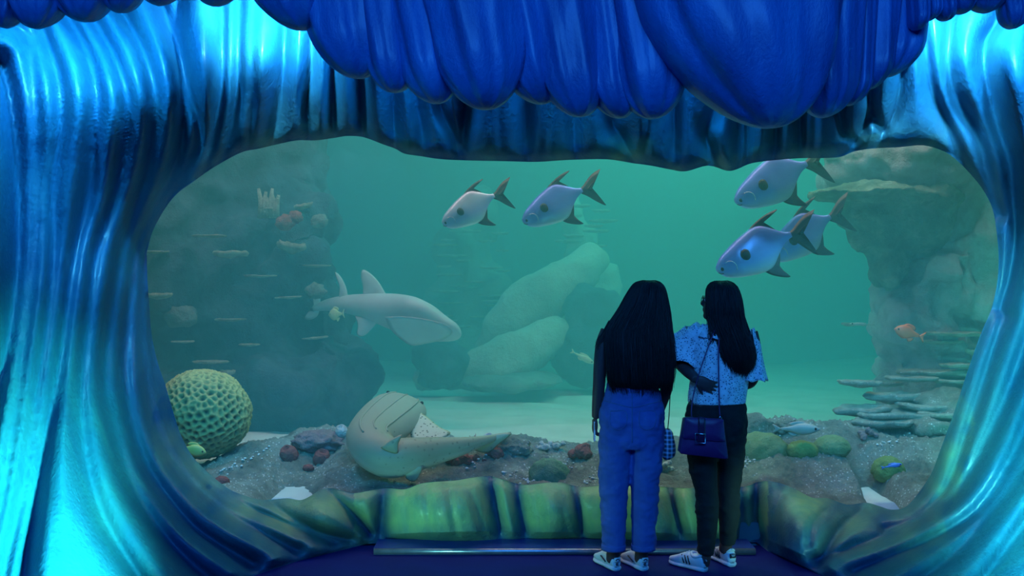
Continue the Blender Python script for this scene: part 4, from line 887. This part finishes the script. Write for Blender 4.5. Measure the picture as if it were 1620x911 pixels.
# ---------- visitor with long hair and blue jeans ----------
p1 = empty('person', (P(998, 0, YP).x, YP, 0), 'person with waist long black hair, black top and high waisted blue jeans, seen from behind', 'person')
hp, ey, loc = head(J(1028, 480, .03), 14, 12)
parts = hp+[limb([(1026,492,.02,17,.055),(1020,508,.01,16,.055),(1012,522,.0,24,.06)]),
 limb([(1012,512,.0,26,.05),(1008,524,.0,44,.075),(1006,545,.0,45,.10),(1004,575,.0,39,.10),(1002,605,.0,37,.095),(1000,640,.0,46,.11),(999,680,.0,46,.11)], 18),
 limb([(963,523,.0,13,.045),(955,545,.0,13,.045),(950,575,.0,11,.040),(948,606,.01,10,.036),(946,636,.03,9,.032),(944,662,.05,7,.024)]),
 limb([(1052,523,.0,13,.045),(1056,548,.0,13,.045),(1057,580,.0,11,.040),(1055,612,.01,10,.036),(1050,640,.06,8,.032),(1044,662,.11,7,.024)]),
 limb([(975,690,0,24,.09),(974,780,0,18,.065),(972,850,.01,12,.045),(971,876,.03,11,.04),(970,890,.05,10,.04)]),
 limb([(1024,690,0,24,.09),(1021,780,0,18,.065),(1017,850,.01,12,.045),(1016,876,.03,11,.04),(1015,890,.05,10,.04)])]
parts += fingers(J(943, 664, .052), (-.05, .15, -1), (1, .2, 0), (0, 1, 0), .75, .95)
parts += fingers(J(1043, 664, .115), (-.1, .5, -1), (-1, 0, -.2), (0, 1, .3), .5, .95)
v, f = remesh(parts, .0052, iters=2); mobj('body', v, f, M_SKIN, p1)
for q in ey: mobj('eye', q[0], q[1], M_WHITE, p1)
# black sleeveless top
v, f = remesh([limb([(1012,516,.0,20,.055),(1008,524,.0,40,.085),(1006,545,.0,47,.112),(1004,575,.0,42,.112),(1002,603,.0,40,.106),(1001,611,.0,41,.107)], 24)], .008, iters=2); v = wrinkle(v, .006, 14, 8); mobj('top', v, f, M_BLACK, p1)
# jeans
jp = [limb([(1001,603,.0,39,.104),(1000,616,.0,42,.108),(1000,640,.0,49,.122),(999,665,.0,52,.128),(999,690,.0,51,.125),(999,708,.0,46,.11)], 30),
 limb([(974,672,0,26,.115),(973,700,0,26,.112),(972,740,0,25,.098),(971,785,0,22,.085),(971,830,.005,20,.075),(971,869,.01,18.5,.068)], 24),
 limb([(1024,672,0,27,.115),(1024,700,0,26,.112),(1022,740,0,25,.098),(1020,785,0,22,.085),(1019,830,.005,20,.075),(1018,869,.01,18.5,.068)], 24),
 ico(J(978, 668, -.060), .082, 3, squash=(1, .9, 1.15)), ico(J(1021, 668, -.060), .082, 3, squash=(1, .9, 1.15))]
v, f = remesh(jp, .008, iters=4); v = wrinkle(v, .010, 9, 14, 3); v = wrinkle(v, .005, 22, 34, 8); mobj('jeans', v, f, M_JEAN, p1)
from mathutils.bvhtree import BVHTree
def snapper(v, f):
    bv = BVHTree.FromPolygons([Vector(q) for q in v], f)
    def s(px, py, off=.002):
        o_ = Vector((0, 0, CAMZ)); d_ = (P(px, py, 6)-o_).normalized(); h_ = bv.ray_cast(o_, d_)
        return (h_[0]-d_*off) if h_[0] is not None else P(px, py, YP-.1)
    return s
sn = snapper(v, f)
def seam(name, pts, r, mat, par, m=6, off=.0):
    q = smoothpath(pts, m); v, f = tube([sn(x, y, off) for x, y in q], r, 6, up=(0, 1, .1)); return mobj(name, v, f, mat, par)
seam('back_seam', [(1000,612),(1000,640),(1000,670),(1000,700)], .003, M_STITCH, p1)
seam('yoke_seam', [(957,634),(980,640),(1000,644),(1022,640),(1046,634)], .0028, M_STITCH, p1)
seam('waistband', [(962,617),(980,620),(1000,621),(1022,620),(1040,617)], .0035, M_STITCH, p1)
for x0 in (966, 1012):
    seam('back_pocket', [(x0,650),(x0+24,651),(x0+24,672),(x0+12,680),(x0,672),(x0,650)], .0026, M_STITCH, p1, 5)
for x0 in (968, 984, 1000, 1016, 1032): seam('belt_loop', [(x0,608),(x0,621)], .004, M_JEAN, p1, 3)
for cx_ in (971, 1018):
    v2, f2 = limb([(cx_,861,.01,19.5,.071),(cx_,870,.01,19.5,.071)], 24, 3); mobj('cuff', v2, f2, M_JEAN, p1)
core, st = sweep_hair([(443.5,1018,1034,0,.04),(447,1006,1044,0,.075),(455,999,1050,0,.10),(468,991,1054,0,.115),(487,980,1057,-.01,.115),(506,967,1059,-.03,.10),(524,957,1060,-.05,.09),(550,957,1062,-.07,.08),(580,959,1062,-.07,.075),(600,962,1060,-.065,.07),(612,972,1050,-.06,.055)], YP, 520, 3)
h1 = mobj('hair', core[0], core[1], M_HAIR, p1); o = mobj('hair_strands', st[0], st[1], M_HAIR, h1)
tag(o, kind='stuff')
wp = []
for k in range(14):                                     # flyaway wisps at the left shoulder
    x = 957-RNG.uniform(0, 4); y = 515+RNG.uniform(0, 18); L = RNG.uniform(14, 26); q = smoothpath([J(x+6, y-10, -.05), J(x-3, y+L*.3, -.05), J(x-7-RNG.uniform(0, 5), y+L*.7, -.05), J(x-9-RNG.uniform(-5, 7), y+L, -.05)], 4); wp.append(tube(q, np.linspace(.0018, .0006, len(q)), 4, up=(0, 1, .1)))
v, f = join(wp); tag(mobj('hair_wisps', v, f, M_HAIR, h1), kind='stuff')
shoe(p1, P(976, 903, 6.0)[:2], 20, False, 'light'); shoe(p1, P(1020, 904, 6.0)[:2], 20, False, 'light')
# phone in the left hand
v, f = box(P(940.2, 0, 6).x, P(942.6, 0, 6).x, 6.03, 6.10, P(0, 699, 6).z, P(0, 668, 6).z)
ph = tagm('phone', v, f, simple('pink_case', (.8, .45, .5), (.8, .8, .85), 40, .3, 0), 'phone in a pale pink case held in the hand of the long haired visitor', 'phone', smooth=False)
# plaid pouch on a thin black strap
pl = NT('plaid_cloth'); wa = pl.node('ShaderNodeTexWave', bands_direction='X'); wa.inputs['Scale'].default_value = 13; wb = pl.node('ShaderNodeTexWave', bands_direction='Z'); wb.inputs['Scale'].default_value = 13
for q in (wa, wb): pl.coord(q)
k1 = pl.ramp(wa.outputs[0], [(.55, (.03, .03, .05)), (.75, (.30, .32, .40))]); k2 = pl.ramp(wb.outputs[0], [(.55, (.03, .03, .05)), (.75, (.30, .32, .40))]); pl.set(Base_Color=pl.mix(1., k1.outputs[0], k2.outputs[0], 'ADD'), Roughness=.8)
bagp = empty('pouch_bag', J(1058, 725, .02), 'small black and white plaid pouch hanging between the two visitors', 'bag')
v, f = limb([(1056,679,.02,3,.03),(1056,685,.02,8,.045),(1057,700,.02,12,.06),(1058,716,.02,12,.06),(1059,724,.02,9,.05),(1060,727,.02,3,.02)], 20, 4); v = wrinkle(v, .008, 20, 12); mobj('pouch', v, f, pl.m, bagp)
v, f = tube(smoothpath([J(1054, 528, -.085), J(1057, 560, -.085), J(1058.5, 600, -.06), J(1058, 650, -.02), J(1057, 682, .02)], 6), .0028, 6, up=(0, 1, .1)); mobj('strap', v, f, M_BLACK, bagp)

# ---------- visitor in the lace top ----------
p2 = empty('person', (P(1135, 0, YP).x, YP, 0), 'person in glasses, white eyelet top with flared sleeves and black trousers, facing away', 'person')
hp, ey, loc = head(J(1140, 481, .02), 70, 14)
parts = hp+[limb([(1144,492,.02,16,.055),(1147,508,.01,16,.055),(1147,520,.0,24,.06)]),
 limb([(1146,514,.0,26,.05),(1145,526,.0,42,.075),(1142,550,.0,43,.10),(1140,580,.0,38,.10),(1137,610,.0,37,.095),(1133,640,.0,44,.11),(1132,680,.0,42,.11)], 18),
 limb([(1104,524,.02,14,.045),(1092,543,.05,13,.043),(1076,568,.09,12,.04),(1078,574,.06,11.5,.036),(1086,586,-.03,10,.032),(1096,597,-.115,8,.024)]),
 limb([(1186,526,.0,13,.045),(1192,550,.0,12,.043),(1194,585,.02,11,.038),(1190,606,.06,10,.034),(1178,612,.16,8,.030),(1162,612,.24,7,.024)]),
 limb([(1110,690,0,20,.08),(1114,780,-.015,13,.05),(1117,850,-.01,9,.034),(1116,878,.0,9,.036),(1114,892,.02,10,.04)]),
 limb([(1157,690,.03,20,.08),(1157,780,.065,13,.05),(1157,850,.10,9,.034),(1156,866,.12,10,.04),(1155,880,.15,10,.04)])]
parts += fingers(J(1096, 597, -.125), (.9, -.02, -.45), (.1, 1, .1), (.3, 0, -1), .22, .95, .14)
parts += fingers(J(1161, 612, .25), (-1, .3, -.1), (0, -1, 0), (0, 0, 1), .6, .95)
v, f = remesh(parts, .0052, iters=2); mobj('body', v, f, M_SKIN, p2)
for q in ey: mobj('eye', q[0], q[1], M_WHITE, p2)
# black slim trousers
jp = [limb([(1137,628,.0,40,.105),(1135,645,.0,47,.118),(1133,665,.0,49,.124),(1133,690,.01,47,.12),(1133,706,.02,40,.10)], 30),
 limb([(1110,672,0,25,.112),(1109,700,0,24,.108),(1112,740,-.01,22,.092),(1116,772,-.015,18.5,.076),(1118,800,-.015,18.5,.072),(1118,835,-.01,16,.062),(1117,876,.0,12.5,.050)], 24),
 limb([(1157,672,.02,25,.112),(1158,700,.03,24,.108),(1158,740,.05,21,.092),(1156,772,.06,18,.076),(1157,800,.07,18.5,.072),(1158,835,.09,15.5,.062),(1157,866,.12,12.5,.050)], 24),
 ico(J(1112, 672, -.055), .078, 3, squash=(1, .9, 1.1)), ico(J(1154, 672, -.045), .078, 3, squash=(1, .9, 1.1))]
v, f = remesh(jp, .008, iters=4); v = wrinkle(v, .008, 10, 22, 5); mobj('trousers', v, f, M_BLACK, p2)
# lace top
v, f = remesh([limb([(1147,509,.0,20,.055),(1146,518,.0,32,.075),(1145,528,.0,46,.10),(1142,552,.0,46,.118),(1140,580,.0,45,.122),(1137,610,.0,45,.12),(1135,630,.0,46,.122),(1135,638,.0,47,.124)], 30),
 limb([(1112,522,.0,18,.06),(1098,536,.03,19,.062),(1090,548,.05,18,.062)], 20), limb([(1180,524,.0,17,.06),(1188,545,.0,16,.06),(1190,560,.0,15,.058)], 20)], .008, iters=3)
v = wrinkle(v, .012, 9, 5, 1); mobj('lace_top', v, f, M_LACE, p2)
def flare(pts, n=56, waves=7, amp=.0, ph=0.):
    k = smoothpath([tuple(J(a, b, c))+(r*MPX, d, w_) for a, b, c, r, d, w_ in pts], 5); T_, N, B = frames(k[:, :3], (0, 1, 0)); a = np.linspace(0, 2*PI, n, endpoint=False); out = []; inn = []
    for i in range(len(k)):
        w_ = 1+k[i, 5]*np.sin(a*waves+ph+1.2*np.sin(a)); z_ = k[i, 5]*.05*np.cos(a*waves+ph)
        out.append(k[i, :3]+np.outer(np.cos(a)*k[i, 4]*w_, N[i])+np.outer(np.sin(a)*k[i, 3]*w_, B[i])+np.outer(z_, T_[i])); inn.append(k[i, :3]+np.outer(np.cos(a)*(k[i, 4]*w_-.003), N[i])+np.outer(np.sin(a)*(k[i, 3]*w_-.003), B[i])+np.outer(z_, T_[i]))
    return loft(out+inn[::-1], cap=False)
v, f = flare([(1102,528,.02,21,.066,.02),(1093,542,.04,25,.075,.05),(1083,556,.05,32,.088,.10),(1075,575,.04,42,.105,.14)], ph=.6); mobj('flared_sleeve', v, f, M_LACE, p2)
v, f = flare([(1186,540,.0,16,.062,.02),(1188,560,.0,17,.066,.05),(1189,582,.0,20,.078,.08),(1189,601,.0,24,.088,.12)], ph=2.); mobj('flared_sleeve', v, f, M_LACE, p2)
v, f = flare([(1145,516,.0,33,.085,.05),(1144,526,.0,42,.105,.06),(1143,536,.0,47,.122,.08)], 80, 13); mobj('shoulder_ruffle', v, f, M_LACE, p2)
core, st = sweep_hair([(444,1134,1150,0,.04),(448,1124,1159,0,.075),(456,1119,1165,-.01,.10),(468,1118,1169,-.02,.10),(484,1118,1171,-.03,.10),(500,1118,1173,-.035,.09),(516,1121,1177,-.045,.09),(540,1129,1183,-.07,.08),(560,1135,1187,-.085,.07),(576,1142,1184,-.085,.06),(588,1152,1172,-.08,.035)], YP, 520, 9, .011, 8)
h2 = mobj('hair', core[0], core[1], M_HAIR, p2); o = mobj('hair_strands', st[0], st[1], M_HAIR, h2); tag(o, kind='stuff')
wp = []
for k in range(26):                                     # curly locks over the left shoulder and at the right edge
    if k < 16: xa, ya, L = 1118+RNG.uniform(-3, 8), 500+RNG.uniform(0, 10), RNG.uniform(28, 46); dy_ = -.085
    else: xa, ya, L = 1180+RNG.uniform(-2, 4), 520+RNG.uniform(0, 10), RNG.uniform(40, 60); dy_ = -.09
    ph_ = RNG.uniform(0, 6); q = [J(xa+3.2*math.sin(t*9+ph_)*t+2*t, ya+L*t, dy_-.03*math.sin(t*3)) for t in np.linspace(0, 1, 18)]; wp.append(tube(q, np.linspace(.0032, .0010, 18), 5, up=(0, 1, .1)))
v, f = join(wp); tag(mobj('hair_wisps', v, f, M_HAIR, h2), kind='stuff')
# glasses
gp_ = []; M_GLS = simple('dark_frame', (.02, .02, .025), None, 5, .3, 0)
for q in (-1, 1):
    ring = [loc((q*.032+.024*math.cos(t), .098, .006+.019*math.sin(t))) for t in np.linspace(0, 2*PI, 21)]; gp_.append(tube(ring, .0018, 6, up=(.1, .2, 1)))
    gp_.append(tube([loc((q*.056, .097, .010)), loc((q*.079, .06, .012)), loc((q*.083, .0, .008)), loc((q*.080, -.025, -.006))], .0018, 6))
gp_.append(tube([loc((-.009, .098, .010)), loc((0, .104, .012)), loc((.009, .098, .010))], .0018, 6))
v, f = join(gp_); mobj('glasses', v, f, M_GLS, p2)
shoe(p2, P(1116, 903, 5.98)[:2], 38, True, 'dark'); shoe(p2, (P(1158, 0, 6.10).x, 6.09), 16, True, 'dark')
# purple satchel
M_PUR = simple('purple_leather', (.14, .025, .13), (.10, .018, .10), 9, .4, .3, .002, 140); M_PUR2 = simple('dark_purple_leather', (.07, .015, .06), None, 9, .35, .2, .002, 140); M_MET = simple('silver_metal', (.7, .7, .75), None, 9, .25, 0, metallic=1.)
bg = empty('satchel_bag', J(1102, 716, -.19), 'purple leather satchel with silver square buckle at the hip of the black trousers', 'bag')
def prism(pts, y0, y1, rnd=.0):
    n = len(pts); c = np.array(pts, float); c0_ = c.mean(0)
    def q(s, y): return [tuple(P(*(c0_+(p-c0_)*s), YP)*1)[:1]+(YP+y,)+tuple(P(*(c0_+(p-c0_)*s), YP))[2:] for p in c]
    rings = [np.array(q(.3, y0)), np.array(q(.95, y0)), np.array(q(1, y0+.006)), np.array(q(1, y1-.006)), np.array(q(.95, y1)), np.array(q(.3, y1))]
    return loft(rings)
def quad(pts, m=8):
    out = []; n = len(pts)
    for i in range(n):
        a_, b_ = np.array(pts[i], float), np.array(pts[(i+1) % n], float)
        for t in np.linspace(.04, .96, m): out.append(tuple(a_+(b_-a_)*t))
    return out
v, f = prism(quad([(1073,654),(1132,657),(1140,717),(1065,708)]), -.225, -.145); mobj('bag_body', v, f, M_PUR, bg)
v, f = prism(quad([(1073,652),(1132,655),(1135,690),(1069,685)]), -.236, -.205); mobj('flap', v, f, M_PUR, bg)
v, f = prism(quad([(1093,651),(1104,652),(1104,692),(1092,691)]), -.246, -.226); mobj('tab', v, f, M_PUR2, bg)
v, f = tube([J(1088, 676, -.252), J(1103, 677, -.252), J(1103, 691, -.252), J(1088, 690, -.252), J(1088, 676, -.252), J(1103, 677, -.252)], .0035, 8, up=(0, 1, .05)); mobj('buckle', v, f, M_MET, bg)
v, f = tube(smoothpath([J(1085, 653, -.19), J(1086, 640, -.17), J(1091, 615, -.15), J(1105, 570, -.135), J(1125, 520, -.11)], 6), .0035, 6, up=(0, 1, .05)); o = mobj('strap', v, f, M_PUR, bg)
v, f = tube(smoothpath([J(1129, 656, -.19), J(1129, 640, -.165), J(1129, 600, -.15), J(1129, 560, -.14), J(1132, 525, -.11)], 6), .004, 6, up=(0, 1, .05)); mobj('strap', v, f, M_PUR, bg)
for x_ in (1085, 1129):
    v, f = tube([tuple(np.array(J(x_, 655, -.19))+np.array([.007*math.cos(t), 0, .009*math.sin(t)])) for t in np.linspace(0, 2*PI, 13)], .002, 6, up=(0, 1, .05)); mobj('strap_ring', v, f, M_MET, bg)
